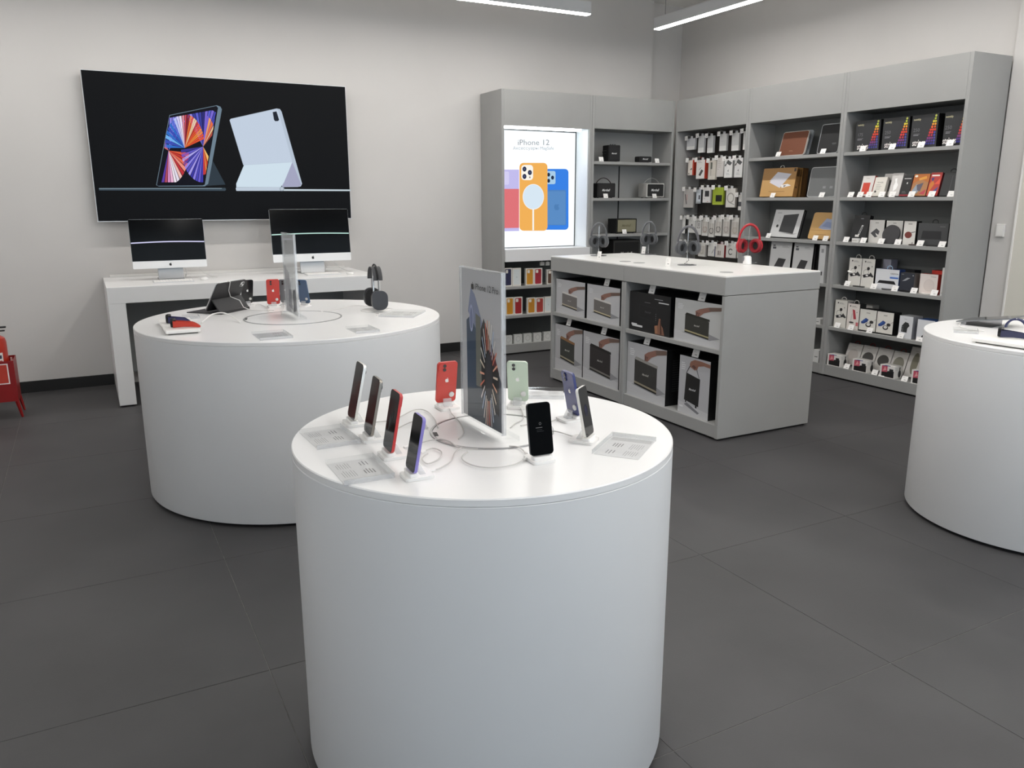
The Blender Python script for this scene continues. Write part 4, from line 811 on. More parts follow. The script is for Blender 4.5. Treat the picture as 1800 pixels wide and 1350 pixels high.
p = on_z(1313, 465, IZ)
t = thing('security_puck', 'white rounded alarm puck under the red headphones', 'alarm puck', p, -.4)
MB().lathe([(.026, 0), (.03, .006), (.027, .05), (.02, .06), (0, .062)], M('#EDEBE9', .3), 24).build('housing', t)
MB().lathe([(.018, 0), (.018, .004)], M('#77777A', .4), 16, Matrix.Translation((-.029, 0, .042)) @ Matrix.Rotation(-PI/2, 4, 'Y')).build('button', t)
for px, py, l in ((1099, 459.7, 'nearest the backlit poster'), (1123.5, 462.2, 'beside the panel joint'), (1277, 478.8, 'at the near corner')):
    p = on_z(px, py, IZ); t = thing('round_mat', 'flat grey disc on the island top ' + l, 'mat', p, 0, 'grey discs on the island')
    MB().lathe([(.042, .0002), (.042, .0018), (.04, .0022)], M('#9B9B9A', .5), 28).build('disc', t)
    MB().lathe([(.03, .0023), (.029, .0026)], M('#A6A6A5', .5), 24).build('rim', t)

# ================================================================ WALL SCREEN AND COMPUTERS
TVY = 6.99
a0, a1, a2, a3 = on_y(140, 121, TVY), on_y(607, 152, TVY), on_y(172, 390, TVY), on_y(618.5, 385, TVY)
x0, x1, z0, z1 = (a0.x+a2.x)/2, (a1.x+a3.x)/2, (a2.z+a3.z)/2, (a0.z+a1.z)/2
t = thing('wall_screen', 'huge black wall screen showing two tablets', 'screen', (x0, TVY, z0))
W_, H_ = x1-x0, z1-z0
MB().box(0, W_, .001, .05, 0, H_, M('#D9DADB', .3, .3), b=.002).build('casing', t)
MB().box(.3, W_-.3, .05, WY-TVY-.001, .25, H_-.25, M('#3A3A3A', .6)).build('wall_bracket', t)
MB().box(.005, W_-.005, -.001, .0009, .007, H_-.005, M('#0D0F13', emit=.6, name='screen_black')).build('screen_panel', t)
def tvmap(px, py, L): q = on_y(px, py, TVY-.0015); return (q.x-x0, -.0014-.0003*L, q.z-z0)
ES = .80
def tvp(mb, pts, c, L, e=ES): mb.add([tvmap(270+a*.15, 170+b*.15, L) for a, b in pts], [list(range(len(pts)))], M(c, emit=e))
mb = MB()
tvp(mb, [(-640, 1070), (840, 1068), (850, 1085), (840, 1103), (-640, 1098)], '#3C4A55', 0)
tvp(mb, [(-640, 1072), (800, 1070), (800, 1080), (-640, 1082)], '#7D8F9A', 1)
tvp(mb, [(690, 745), (842, 1030), (600, 1046)], '#2E3A44', 1)
tvp(mb, [(185, 215), (740, 100), (785, 118), (800, 150), (640, 1020), (600, 1050), (60, 1052), (30, 1035)], '#6F8392', 2)
tvp(mb, [(190, 222), (735, 108), (755, 130), (600, 1030), (575, 1040), (50, 1045), (38, 1030)], '#0B0C18', 3)
quad = [(175, 250), (735, 150), (595, 1000), (65, 1005)]
def inside(pt):                                          # clamp a point into the tablet's picture
    x, y = pt; y = max(150, min(1003, y))
    f = (y-250)/755; xl = 175-110*f; g = (y-150)/850; xr = 735-140*g
    yt = 250-100*max(0, min(1, (x-175)/560)); return (max(xl, min(xr, x)), max(y, yt))
def fan(cx, cy, rx, ry, a0, a1, cols, L):
    n = len(cols)
    for i, c in enumerate(cols):
        b0 = a0+(a1-a0)*i/n; b1 = a0+(a1-a0)*(i+.82)/n
        P = [(cx, cy)] + [inside((cx+rx*math.cos(b)*1.0, cy-ry*math.sin(b))) for b in (b0, (b0+b1)/2, b1)]
        tvp(mb, P, c, L)
rnd = random.Random(5)
pick = lambda pal, n: [rnd.choice(pal) for _ in range(n)]
BL = ['#3A3F9E', '#5B5FD0', '#2B2A78', '#7C6BD8', '#4A4AB8', '#8F88E8']; ORr = ['#F08A3A', '#E8552F', '#F6B45C', '#C23A2E', '#F4D0A0']; SKY = ['#3F8FE0', '#2F6FCC', '#6FB4F4', '#3A4FB8', '#7FA4F0']
fan(180, 630, 330, 420, .62*PI, .30*PI, pick(BL, 10), 4); fan(580, 585, 330, 450, .70*PI, .18*PI, pick(BL, 14), 4)
fan(365, 600, 240, 400, PI, .50*PI, pick(SKY, 6)+['#5B6FD8', '#B9C6F8', '#D8D2F6', '#F1E6F4', '#D88A98'], 5)
fan(365, 600, 235, 395, .50*PI, .08*PI, ['#C94A5A', '#7E1E30', '#9C2A30']+pick(ORr, 11), 5)
fan(175, 632, 240, 400, -.02*PI, -.62*PI, ['#E05A3A', '#C4342E', '#E86A50', '#F09080', '#C0303A', '#F3C0B8', '#E8E0F0', '#F4EAF4', '#F0B8D8', '#D890C8', '#B04A60', '#5B3FA8'], 5)
fan(580, 585, 260, 420, -.50*PI, -.98*PI, ['#3A3AA8', '#6A5FD0', '#4A46B8', '#8A7FE4', '#3A36A0', '#A79CF0', '#5650C0', '#8F86EA', '#4440A8', '#B0A8F2', '#6058C8', '#3A3690'], 5)
fan(580, 585, 150, 330, -.50*PI, -.10*PI, ['#C23A3A', '#E8603A', '#F0A050', '#D84A30', '#F4C070'], 5); fan(580, 585, 160, 380, .42*PI, .1*PI, ['#7A5FD0', '#F0A060', '#E87040', '#F4C890', '#B04A40'], 5)
fan(175, 632, 110, 200, .95*PI, .8*PI, ['#E8705A', '#C86AA0', '#8A5FC8'], 5)
tvp(mb, [(890, 275), (905, 258), (1440, 138), (1480, 145), (1500, 175), (1740, 1020), (1725, 1050), (1690, 1058), (1510, 1060), (1490, 1000), (1050, 800)], '#B9C6D6', 2)
tvp(mb, [(895, 280), (905, 262), (1435, 145), (1460, 160), (1625, 765), (1058, 800)], '#C6D3E4', 3)
tvp(mb, [(1625, 765), (1730, 1030), (1700, 1055), (1505, 1058)], '#A7A9C4', 3)
tvp(mb, [(1058, 803), (1625, 768), (1530, 1000), (1490, 1058), (970, 1060), (968, 1020)], '#D3E4F0', 4)
tvp(mb, [(962, 1075), (970, 1062), (1500, 1058), (1500, 1104), (970, 1104)], '#C3D0DE', 5)
tvp(mb, [(1520, 1082), (2310, 1088), (2310, 1106), (1520, 1104)], '#C9D6DE', 5)
tvp(mb, ell(1503, 1080, 27, 27), '#9AA6B4', 6); tvp(mb, ell(1503, 1080, 19, 19), '#C0CAD6', 7)
tvp(mb, [(1395, 180), (1440, 172), (1470, 270), (1460, 285), (1425, 288), (1410, 270)], '#1E2430', 5)
mb.build('screen_picture', t, smooth=False)

def computer(x, w, hsc, chin, label, linecol, tilt, yb):
    """all-in-one computer; x centre, yb depth of the screen's lower edge"""
    t = thing('desktop_computer', label, 'computer', (x, yb, DZ), 0, 'all-in-one computers')
    gap = .098 if w > .6 else .088
    mx = Matrix.Translation((0, 0, gap)) @ Matrix.Rotation(-tilt, 4, 'X')
    H2 = hsc+chin
    MB().prism(rrect(w, H2, .008, -w/2, 0), 0, .012, ALU, mx).build('back_shell', t)
    MB().prism(rrect(w*.7, H2*.7, .06, -w*.35, H2*.15), .0121, .035, ALU, mx).build('rear_bulge', t)
    MB().prism(rrect(w-.0004, chin-.001, .007, -w/2+.0002, .0002), -.0016, -.0001, M('#E3E2E1', .3, .15), mx).build('chin', t)
    MB().box(-w/2+.001, w/2-.001, -.0018, -.0001, chin, H2-.001, M('#040405', .12, spec=.12), mx=mx).build('screen_glass', t)
    k = MB(); prints(k, [('apple', .5, chin*.5/H2, .40*chin/H2, '#111112')], w, H2, lambda u, v, L: mx @ V(u-w/2, -.0020, v)); k.build('logo', t, smooth=False)
    k = MB(); zl = chin+hsc*.44
    n = 14
    top = [(-w/2*.985+w*.985*i/n, zl+.004+.006*math.sin(PI*i/n)) for i in range(n+1)]; bot_ = [(a, b-.0085) for a, b in top]
    k.add([mx @ V(a, -.0022, b) for a, b in top+bot_], [[i, i+1, n+1+i+1, n+1+i] for i in range(n)], M(linecol, emit=.85)); k.build('screen_picture', t, smooth=False)
    sw_ = .20 if w > .6 else .18
    MB().prismz([(-sw_/2, -.03), (sw_/2, -.03), (sw_/2, .16), (-sw_/2, .16)], .0002, .006, M('#A9AAAB', .35, .8)).build('stand_foot', t)
    pr_ = [(.02, .006), (.034, .006), (.052, gap*.5), (.045, gap+.05), (.037, gap+.05), (.038, gap*.6)]
    MB().add([(-sw_/2, y, z) for y, z in pr_]+[(sw_/2, y, z) for y, z in pr_], [[i, (i+1) % 6, 6+(i+1) % 6, 6+i] for i in range(6)]+[list(range(6))[::-1], list(range(6, 12))], M('#A3A4A5', .35, .8)).build('stand_neck', t)
    MB().tube([(sw_*.5+.01, .09, .1), (sw_*.5+.03, .08, .05), (sw_*.5+.02, .10, .01), (sw_*.5+.06, .16, .004)], .003, M('#E6E5E3', .4), 6).build('power_cable', t)
def keyboard(x, y, label):
    t = thing('keyboard', label, 'keyboard', (x, y, DZ+.0003), 0, 'desk keyboards')
    MB().add([(-.14, 0, 0), (.14, 0, 0), (.14, .115, 0), (-.14, .115, 0), (-.14, 0, .004), (.14, 0, .004), (.14, .115, .011), (-.14, .115, .011)], [(0, 3, 2, 1), (4, 5, 6, 7), (0, 1, 5, 4), (1, 2, 6, 5), (2, 3, 7, 6), (3, 0, 4, 7)], M('#D3D4D5', .35, .4)).build('base', t)
    for r_ in range(5):
        for c in range(13):
            if r_ == 0 and 4 <= c <= 7: continue
            yk = .006+r_*.0215; zk = .0042+.007*(yk+.009)/.115
            MB().box(-.135+c*.0208, -.135+c*.0208+.018, yk, yk+.018, zk, zk+.0028, CARDW).build('key', t, smooth=False)
    yk = .006; MB().box(-.135+4*.0208, -.135+8*.0208-.003, yk, yk+.018, .0052, .008, CARDW).build('space_bar', t, smooth=False)
def mouse(x, y, label):
    t = thing('computer_mouse', label, 'mouse', (x, y, DZ+.0003), 0, 'desk mice')
    vs = []; fs = []
    n = 20
    for i, (s, z) in enumerate(((.92, 0), (1, .005), (.95, .012), (.75, .018), (.4, .021))):
        for k_ in range(n): a = 2*PI*k_/n; vs.append((.028*s*math.cos(a), .055*s*math.sin(a), z))
    for i in range(4):
        for k_ in range(n): fs.append([i*n+k_, i*n+(k_+1) % n, (i+1)*n+(k_+1) % n, (i+1)*n+k_])
    fs.append([4*n+k_ for k_ in range(n)]); fs.append(list(range(n))[::-1])
    MB().add(vs, fs, M('#EEEDEB', .25)).build('shell', t)
    MB().lathe([(.024, 0), (.024, .0004)], M('#9A9A9A', .4), 20, Matrix.Translation((0, 0, -.0002))).build('base_plate', t)
YS = 6.66
b0, b1 = on_y(233.5, 474, YS), on_y(365, 469, YS); c0, c1 = on_y(479.7, 462.3, YS), on_y(618.5, 458, YS)
computer((b0.x+b1.x)/2, .528, .312, .057, 'smaller all-in-one computer with a violet line on screen', '#D5D4F6', .10, YS)
computer((c0.x+c1.x)/2, .650, .362, .065, 'larger all-in-one computer with a pale green line on screen', '#BFE6DC', .10, YS)
q = on_z(305, 495, DZ); keyboard(q.x, 6.40, 'white keyboard before the smaller computer')
q = on_z(570, 483, DZ); keyboard(q.x, 6.45, 'white keyboard before the larger computer')
q = on_z(359, 491.5, DZ); mouse(q.x, q.y, 'white mouse beside the smaller computer')
q = on_z(615.5, 482, DZ); mouse(q.x, q.y, 'white mouse beside the larger computer')
for x_, l in (((b0.x+b1.x)/2, 'smaller'), ((c0.x+c1.x)/2, 'larger')):
    t = thing('desk_cable', 'thin white cable drooping behind the %s computer' % l, 'cable', (x_, 6.8, DZ), 0, 'desk cables')
    MB().tube([(.18, .02, .12), (.22, .03, .07), (.27, -.02, .02), (.30, -.10, .004), (.33, -.16, .004)], .0022, M('#E3E2E0', .4), 6).build('cable', t)

# ================================================================ TABLE GOODS
PHZ = TZ+.018
def phone(x, y, yaw, label, sc, col, frame_c, cams=2, tilt=.2, zb=PHZ, screen='#1B1C1D', ui=None, group='display phones', stand=True, sensor=True, logo='#E8E6E3', metal=0, sspec=.22):
    w, h, d, r = .0715*sc, .1467*sc, .0078, .0105*sc
    rz = yaw+PI/2
    mx = Matrix.Translation((x, y, zb)) @ Matrix.Rotation(rz, 4, 'Z') @ Matrix.Rotation(-tilt, 4, 'X') @ Matrix.Translation((-w/2, 0, 0))
    t = thing('smartphone', label, 'phone', group=group, mx=mx)
    MB().prism(rrect(w, h, r, n=6), .0006, d-.0006, M(frame_c, .3, metal)).build('frame', t)
    MB().prism(rrect(w-.0012, h-.0012, r-.0005, .0006, .0006, n=6), 0, .0005, M(screen, .08, spec=sspec)).build('screen', t)
    MB().prism(rrect(w-.001, h-.001, r-.0004, .0005, .0005, n=6), d-.0005, d, M(col, .2, coat=.3)).build('back_glass', t)
    bump = MB().prism(rrect(.028*sc, .030*sc, .007*sc, w-.031*sc, h-.034*sc), d+.0001, d+.0016, M(col, .15, coat=.3)).build('camera_bump', t)
    pos = [(w-.024*sc, h-.012*sc), (w-.024*sc, h-.026*sc)] + ([(w-.010*sc, h-.019*sc)] if cams == 3 else [])
    for cx, cz in pos: MB().lathe([(.0058*sc, 0), (.0058*sc, .0014), (.0045*sc, .0014)], M('#18181A', .1, coat=.5), 16, Matrix.Translation((cx, d+.0017, cz)) @ Matrix.Rotation(-PI/2, 4, 'X')).build('lens', bump)
    k = MB(); prints(k, [('apple', .5, .55, .105, logo)], w, h, lambda u, v, L: (w-u, d+.0003, v), .2); k.build('logo', t, smooth=False)
    if ui:
        k = MB(); prints(k, ui, w, h, lambda u, v, L: (u, -.0003-.0001*L, v), .2, emit=.35); k.build('screen_picture', t, smooth=False)
    if sensor:
        MB().lathe([(.008, 0), (.008, .003), (.006, .004)], M('#D9D7D4', .25), 20, Matrix.Translation((w*.24, d+.0003, h*.19)) @ Matrix.Rotation(-PI/2, 4, 'X')).build('security_disc', t)
    if stand:
        s = thing('phone_stand', 'white dock under the ' + label, 'stand', (x, y, TZ), rz, 'white phone docks')
        MB().prismz(rrect(w*.95, .066, .008, -w*.475, -.016), .0003, .0075, M('#EFEDEA', .25)).build('base', s)
        MB().prismz(rrect(w*.8, .02, .004, -w*.4, -.006), .0076, .0158, M('#F1EFEC', .25)).build('cradle', s)
        MB().add([(sx*w*.2, yy, zz) for sx in (-1, 1) for yy, zz in ((.020, .0076), (.034, .0076), (.022, .030), (.0175, .030))], [(0, 1, 2, 3), (7, 6, 5, 4), (0, 4, 5, 1), (1, 5, 6, 2), (2, 6, 7, 3), (3, 7, 4, 0)], ACRH).build('back_rest', s)
    return t
D2 = math.radians
icons = [('r', .12+.2*i, .12, .24+.2*i, .18, '#77797C') for i in range(4)]
phone(.594, 2.057, D2(177), 'tall silver phone facing the wall side of the table', 1.06, '#DDDAD2', '#E4E2DC', 3, metal=.6, tilt=.22)
phone(.588, 1.895, D2(176), 'graphite phone with black screen between silver and red phones', 1.0, '#55524E', '#8A857D', 3, metal=.7, tilt=.21)
phone(.587, 1.740, D2(177), 'red phone with dark screen beside the purple phone', .98, '#B4282D', '#C0302F', 2, tilt=.19, ui=[('p', [(.35, .3), (.5, .5), (.42, .62), (.3, .5)], '#3C3D3F'), ('p', [(.5, .35), (.68, .6), (.6, .7)], '#38393B')])
phone(.582, 1.576, D2(177), 'small purple phone with dark screen', .86, '#9C8FD0', '#8C80C8', 2, tilt=.195)
phone(.897, 2.109, D2(88), 'red phone showing its back beside the clear sign', .87, '#C23A31', '#C4403A', 2)
phone(1.098, 2.018, D2(52), 'mint green phone showing its back', .86, '#C3D2BE', '#CBD8C6', 2)
phone(1.164, 1.806, D2(0), 'navy blue phone showing its back', .855, '#343A6E', '#3A4074', 2)
phone(1.082, 1.608, D2(308), 'white phone with grey screen beside the navy phone', .86, '#E9E7E2', '#E6E3DB', 2, ui=[('e', .5, .52, .2, .12, '#3E3F52'), ('e', .45, .55, .1, .07, '#4A4A66')])
phone(.895, 1.528, D2(266), 'black phone with a lit black screen', .84, '#151516', '#1C1C1E', 2, screen='#020202', sspec=.03, ui=[('ring', .5, .6, .025, .018, '#9A9A9C'), ('l', .3, .52, 1, .4, .03, .01, '#A9A9AB'), ('l', .33, .48, 2, .34, .03, .006, '#55565A')])
# table 2 phones
phone(.931, 4.678, D2(84), 'red phone back on the wide table', 1.0, '#BC322B', '#C23A33', 2)
phone(.80, 4.787, D2(105), 'black phone back behind the tablet', .95, '#1C1D1F', '#2A2B2D', 2)
phone(1.105, 4.632, D2(41), 'slate blue phone back on the wide table', .95, '#3F5673', '#46607E', 2, logo='#3F5673')
phone(1.016, 4.715, D2(66), 'grey phone seen through the clear sign on the wide table', .95, '#77777A', '#85858A', 2)

# clear signs
def sign(x, y0, y1, hh, label, art, ins_mat=None):
    """upright sign whose face looks to -x, spanning y0<y1"""
    t = thing('acrylic_sign', label, 'sign', (x, y1, TZ), -PI/2, 'clear table signs')
    wS = y1-y0
    MB().box(-.02, wS+.02, -.035, .035, .0003, .016, ACR, b=.001).build('base_block', t)
    MB().box(0, wS, -.006, -.0015, .0162, hh, ACR).build('front_sheet', t)
    MB().box(0, wS, .0015, .006, .0162, hh, ACR).build('rear_sheet', t)
    MB().box(-.0005, .0015, -.0062, .0062, .0162, hh, ACRH).box(wS-.0015, wS+.0005, -.0062, .0062, .0162, hh, ACRH).box(0.0016, wS-.0016, -.0062, .0062, hh-.0015, hh, ACRH).build('edge', t)
    ins = MB().box(.004, wS-.004, -.0012, .0012, .02, hh-.004, ins_mat or M('#C9C8CA', .5)).build('insert', t)
    k = MB(); prints(k, art, wS-.008, hh-.024, lambda u, v, L: (.004+u, -.0013-.00006*L, .02+v)); k.build('print', ins, smooth=False)
    return t
# insert print: u to the viewer's right, v up
art = [('p', [(.12, 0), (.98, 0), (.98, .32), (.88, .40), (.48, .66), (.35, .74), (.12, .66)], '#4C5560'), ('p', [(.12, .20), (.12, .66), (.36, .72), (.36, .22)], '#3E5168'), ('p', [(.16, .72), (.24, .88), (.34, .84), (.62, .58), (.4, .6)], '#8A92AE'),
       ('p', [(.48, .24), (.48, .62), (.56, .70), (.8, .50), (.92, .38), (.92, .1), (.7, .14)], '#17181C'), ('p', [(.62, .62), (.84, .46), (.9, .38), (.7, .46)], '#5A1A22'), ('p', [(.36, .72), (.48, .70), (.5, .24), (.36, .24)], '#6E7068'),
       ('e', .68, .34, .085, .15, '#23252E'), ('e', .25, .68, .05, .09, '#A9B0CC'), ('e', .25, .68, .035, .07, '#7A82A4')]
for i in range(26):
    a = 2*PI*i/26; c, s = math.cos(a), math.sin(a)
    r0, r1 = .105, .21
    c1 = ['#E9D9C4', '#E8A98C', '#D9785E', '#E6E2DE', '#BFD0E6', '#F0EDE6'][i % 6]
    P = [(.68+r0*c-.006*s, .34+1.6*r0*s+.006*c), (.68+r0*c+.006*s, .34+1.6*r0*s-.006*c), (.68+r1*c+.009*s, .34+1.7*r1*s-.008*c), (.68+r1*c-.009*s, .34+1.7*r1*s+.008*c)]
    art.append(('p', [(max(.02, min(.98, u)), max(.01, min(.99, v))) for u, v in P], c1))
art += [('apple', .30, .892, .046, '#2A2A2C'), ('t', 'iPhone 12 Pro', .36, .874, .058, '#2A2A2C', {'mid': 0})]
sign(.889, 1.712, 1.958, .428, 'clear acrylic sign with a phone advert among the phones', art)
sign(.934, 4.075, 4.345, .435, 'clear acrylic sign with a pale insert on the wide table', [('p', [(0, 0), (.42, 0), (.42, .5), (0, .6)], '#B9B8BC'), ('t', 'iPad', .3, .88, .05, '#55565A'), ('p', [(.2, .08), (.3, .3), (.5, .3), (.55, .04)], '#8E8F95'), ('p', [(.6, .02), (.62, .3), (.85, .32), (.9, .06)], '#77787E')], acrylic('translucent_insert', haze=.4))
# acrylic price plates lying flat: corner points on the table
def plate(cx, cy, wl, ww, ang, label, z=TZ, paper='#DCDADA', dark=False, tz=.012):
    t = thing('acrylic_price_plate', label, 'price plate', (cx, cy, z), ang, 'flat acrylic price plates')
    MB().box(-wl/2, wl/2, -ww/2, ww/2, .0016, tz, ACR, b=.0008).build('block', t)
    MB().box(-wl/2+.003, wl/2-.003, -ww/2+.003, ww/2-.003, .0002, .0006, M(paper, .4)).build('paper', t)
    MB().box(-wl/2, wl/2, -ww/2-.0008, -ww/2-.0001, .0005, tz, ACRH).box(-wl/2-.0008, -wl/2-.0001, -ww/2, ww/2, .0005, tz, ACRH).build('edge', t)
    k = MB(); prints(k, [('r', .03, .03, .97, .97, paper), ('l', .3, .85, 6, .3, .05, .012, '#9A9898'), ('l', .66, .85, 6, .26, .05, .012, '#9A9898'), ('r', .04, .05, .2, .95, '#C3C1C1'), ('l', .34, .4, 4, .22, .06, .02, '#6E6C6C'), ('l', .7, .36, 3, .2, .07, .02, '#77757A')], wl, ww, lambda u, v, L: (u-wl/2, v-ww/2, .0007+.00008*L)); k.build('print', t, smooth=False)
plate(.506, 1.955, .165, .112, PI/2+.03, 'clear price plate beside the tall silver phone')
plate(.497, 1.673, .162, .114, PI/2-.02, 'clear price plate beside the purple phone')
plate(1.131, 1.527, .165, .116, .66+PI, 'clear price plate beside the white phone')
q = on_z(950, 694, TZ); plate(q.x, q.y, .15, .11, -.55, 'clear price plate behind the mint green phone')
plate(.708, 3.645, .20, .145, PI/2, 'grey-topped acrylic plate at the front rim of the wide table', paper='#B9B9BC')
plate(1.119, 3.607, .175, .114, PI/2, 'see-through acrylic plate near the headphone side of the wide table', paper='#C9C8C8')
plate(1.475, 4.02, .23, .19, .9, 'pale acrylic plate beside the dark headphones', paper='#D9D8D6')
q = on_z(345, 556.5, TZ); plate(q.x-.03, q.y-.03, .10, .08, PI/2, 'acrylic plate behind the watch tray', paper='#A9A9AC')
q = on_z(1697, 583, TZ); plate(q.x, q.y, .12, .10, .6, 'acrylic plate on the watch table near its rim', paper='#CFCDCB')

# cables on the tables
def cable(pts, label, grp, z=TZ, r=.0016, col='#C9C6C2'):
    P = [on_z(a, b, z+max(.0048, r*1.9+.0008)+(h_ or 0)) for a, b, h_ in [(p + (0,))[:3] for p in pts]]
    o = MB()
    # catmull-rom
    Q = []
    for i in range(len(P)-1):
        p0, p1, p2, p3 = P[max(i-1, 0)], P[i], P[i+1], P[min(i+2, len(P)-1)]
        for s in range(6):
            u = s/6; Q.append(.5*((2*p1)+(p2-p0)*u+(2*p0-5*p1+4*p2-p3)*u*u+(3*p1-p0-3*p2+p3)*u**3))
    Q.append(P[-1]); c0_ = Q[0].copy(); c0_.z = z
    t = thing('charging_cable', label, 'cable', c0_, 0, grp)
    o.tube([p-c0_ for p in Q], r, M(col, .4), 6).build('wire', t)
    o2 = MB(); d = (Q[1]-Q[0]).normalized(); o2.tube([Q[0]-c0_-d*.004, Q[0]-c0_+d*.012], r*1.9, M('#E9E7E4', .3), 8).build('plug', t)
g1 = 'cables on the phone table'
cable([(642, 743), (690, 738), (727, 721), (749, 722), (764, 737), (770, 752)], 'thin cable arching from the silver phone to the table hole', g1)
cable([(668, 763), (690, 757), (722, 742), (742, 741), (752, 752)], 'thin cable from the graphite phone to the table hole', g1)
cable([(712, 786), (735, 780), (752, 775), (772, 772), (790, 776), (806, 786), (840, 789)], 'thin cable from the red phone along the table ring', g1)
cable([(757, 828), (775, 822), (793, 810), (800, 795), (812, 786)], 'thin cable from the purple phone dock to the ring', g1)
cable([(742, 795), (760, 788), (776, 794), (772, 806), (752, 815), (742, 806), (752, 797)], 'coiled thin cable behind the purple phone', g1)
cable([(790, 716), (794, 727), (808, 742), (815, 760), (806, 772)], 'thin cable hanging from the red phone back to the lid', g1)
cable([(924, 806), (905, 816), (870, 822), (840, 820), (818, 812), (812, 803), (822, 794)], 'long loop of cable before the black phone', g1)
cable([(925, 797), (912, 786), (895, 784)], 'short cable from the black phone to the ring', g1)
cable([(1012, 768), (1000, 765), (985, 760), (970, 757)], 'short cable at the white phone', g1)
cable([(1006, 735), (985, 735), (965, 742), (935, 745), (915, 748)], 'thin cable from the navy phone toward the sign', g1)
cable([(915, 716), (920, 735), (905, 745), (897, 752)], 'thin cable from the mint phone toward the sign', g1)
g2 = 'cables on the wide table'
cable([(355, 567), (372, 553, .02), (392, 550, .03), (408, 556, .015), (422, 566)], 'white cable bowing up from the watch tray', g2, r=.003, col='#EDEBE8')
cable([(395, 498, .0), (404, 512, .0), (408, 530, .0), (413, 548), (423, 562)], 'white cable running down the tablet back', g2, r=.003, col='#E4E2DF') if False else None
cable([(440, 537), (455, 535), (468, 540), (472, 548)], 'white cable beside the red phone on the wide table', g2, col='#E3E1DD')
cable([(500, 537), (498, 545), (494, 553)], 'short white cable under the red phone on the wide table', g2, col='#E3E1DD')
cable([(565, 547), (600, 542), (625, 537), (660, 540), (690, 543)], 'pale cable running to the dark headphones', g2, col='#DAD8D4')

# tablet in a black folio
mid = V(.694, 4.576, TZ); ang = .763; wT = .2476
tb = thing('tablet', 'black tablet in a folio case seen from behind', 'tablet', (mid.x, mid.y, TZ), ang)
# local x along the folio, +y away from the viewer (the screen side)
mx = Matrix.Translation((0, .085, .012)) @ Matrix.Rotation(.54, 4, 'X')
hT = .1785
MB().prism(rrect(wT, hT, .014, -wT/2, 0), 0, .006, M('#2B2B2D', .5), mx).build('rear_cover', tb)
MB().prism(rrect(wT-.003, hT-.003, .013, -wT/2+.0015, .0015), .0061, .0115, ALU, mx).build('tablet_body', tb)
MB().prism(rrect(wT-.012, hT-.012, .009, -wT/2+.006, .006), .0116, .012, BLACKG, mx).build('screen', tb)
bump = MB().prism(rrect(.03, .032, .008, wT/2-.042, hT-.042), -.0012, -.0001, M('#D9D9DB', .2), mx).build('camera_bump', tb)
for cx, cz in ((wT/2-.034, hT-.034), (wT/2-.022, hT-.02)): MB().lathe([(.006, 0), (.006, .001)], M('#141416', .1), 14, mx @ Matrix.Translation((cx, -.0014, cz)) @ Matrix.Rotation(PI/2, 4, 'X')).build('lens', bump)
# kick flap: from the folio's hinge up to a third of the back
p_h = mx @ V(0, -.001, hT*.42)
fl = [(-.012, .004), (-.004, .001), (p_h.y-.0015, p_h.z), (p_h.y-.006, p_h.z+.002)]
MB().add([(-wT/2, y, z) for y, z in fl]+[(wT/2, y, z) for y, z in fl], [[i, (i+1) % 4, 4+(i+1) % 4, 4+i] for i in range(4)]+[(3, 2, 1, 0), (4, 5, 6, 7)], M('#252527', .5)).build('kick_flap', tb)
MB().box(-wT/2, wT/2, -.014, .215, .0004, .0045, M('#2B2B2D', .6), b=.001).build('keyboard_base', tb)
MB().tube([(-wT/2, -.006, .009), (wT/2, -.006, .009)], .0065, M('#232325', .5), 10).build('hinge', tb)
for r_ in range(4):
    for c in range(12): MB().box(-.125+c*.021, -.125+c*.021+.018, .10+r_*.024, .10+r_*.024+.019, .0046, .006, M('#3A3A3C', .5)).build('key', tb, smooth=False)
t = thing('charging_cable', 'white cable running over the tablet folio to the table hole', 'cable', (mid.x, mid.y, TZ), ang, g2)
tp = mx @ V(-.03, -.004, hT); MB().tube([mx @ V(-.03, .004, hT+.005), tp + V(0, -.004, .004), mx @ V(-.01, -.005, hT*.7), mx @ V(.03, -.006, hT*.45), (.03, -.02, .06), (.04, -.035, .02), (.05, -.08, .004), (.07, -.16, .004), (.085, -.2, .004)], .0022, M('#E6E4E1', .4), 6).build('wire', t)
MB().tube([mx @ V(-.03, .012, hT-.005), mx @ V(-.03, .004, hT+.005)], .0035, M('#F0EEEB', .3), 8).build('plug', t)

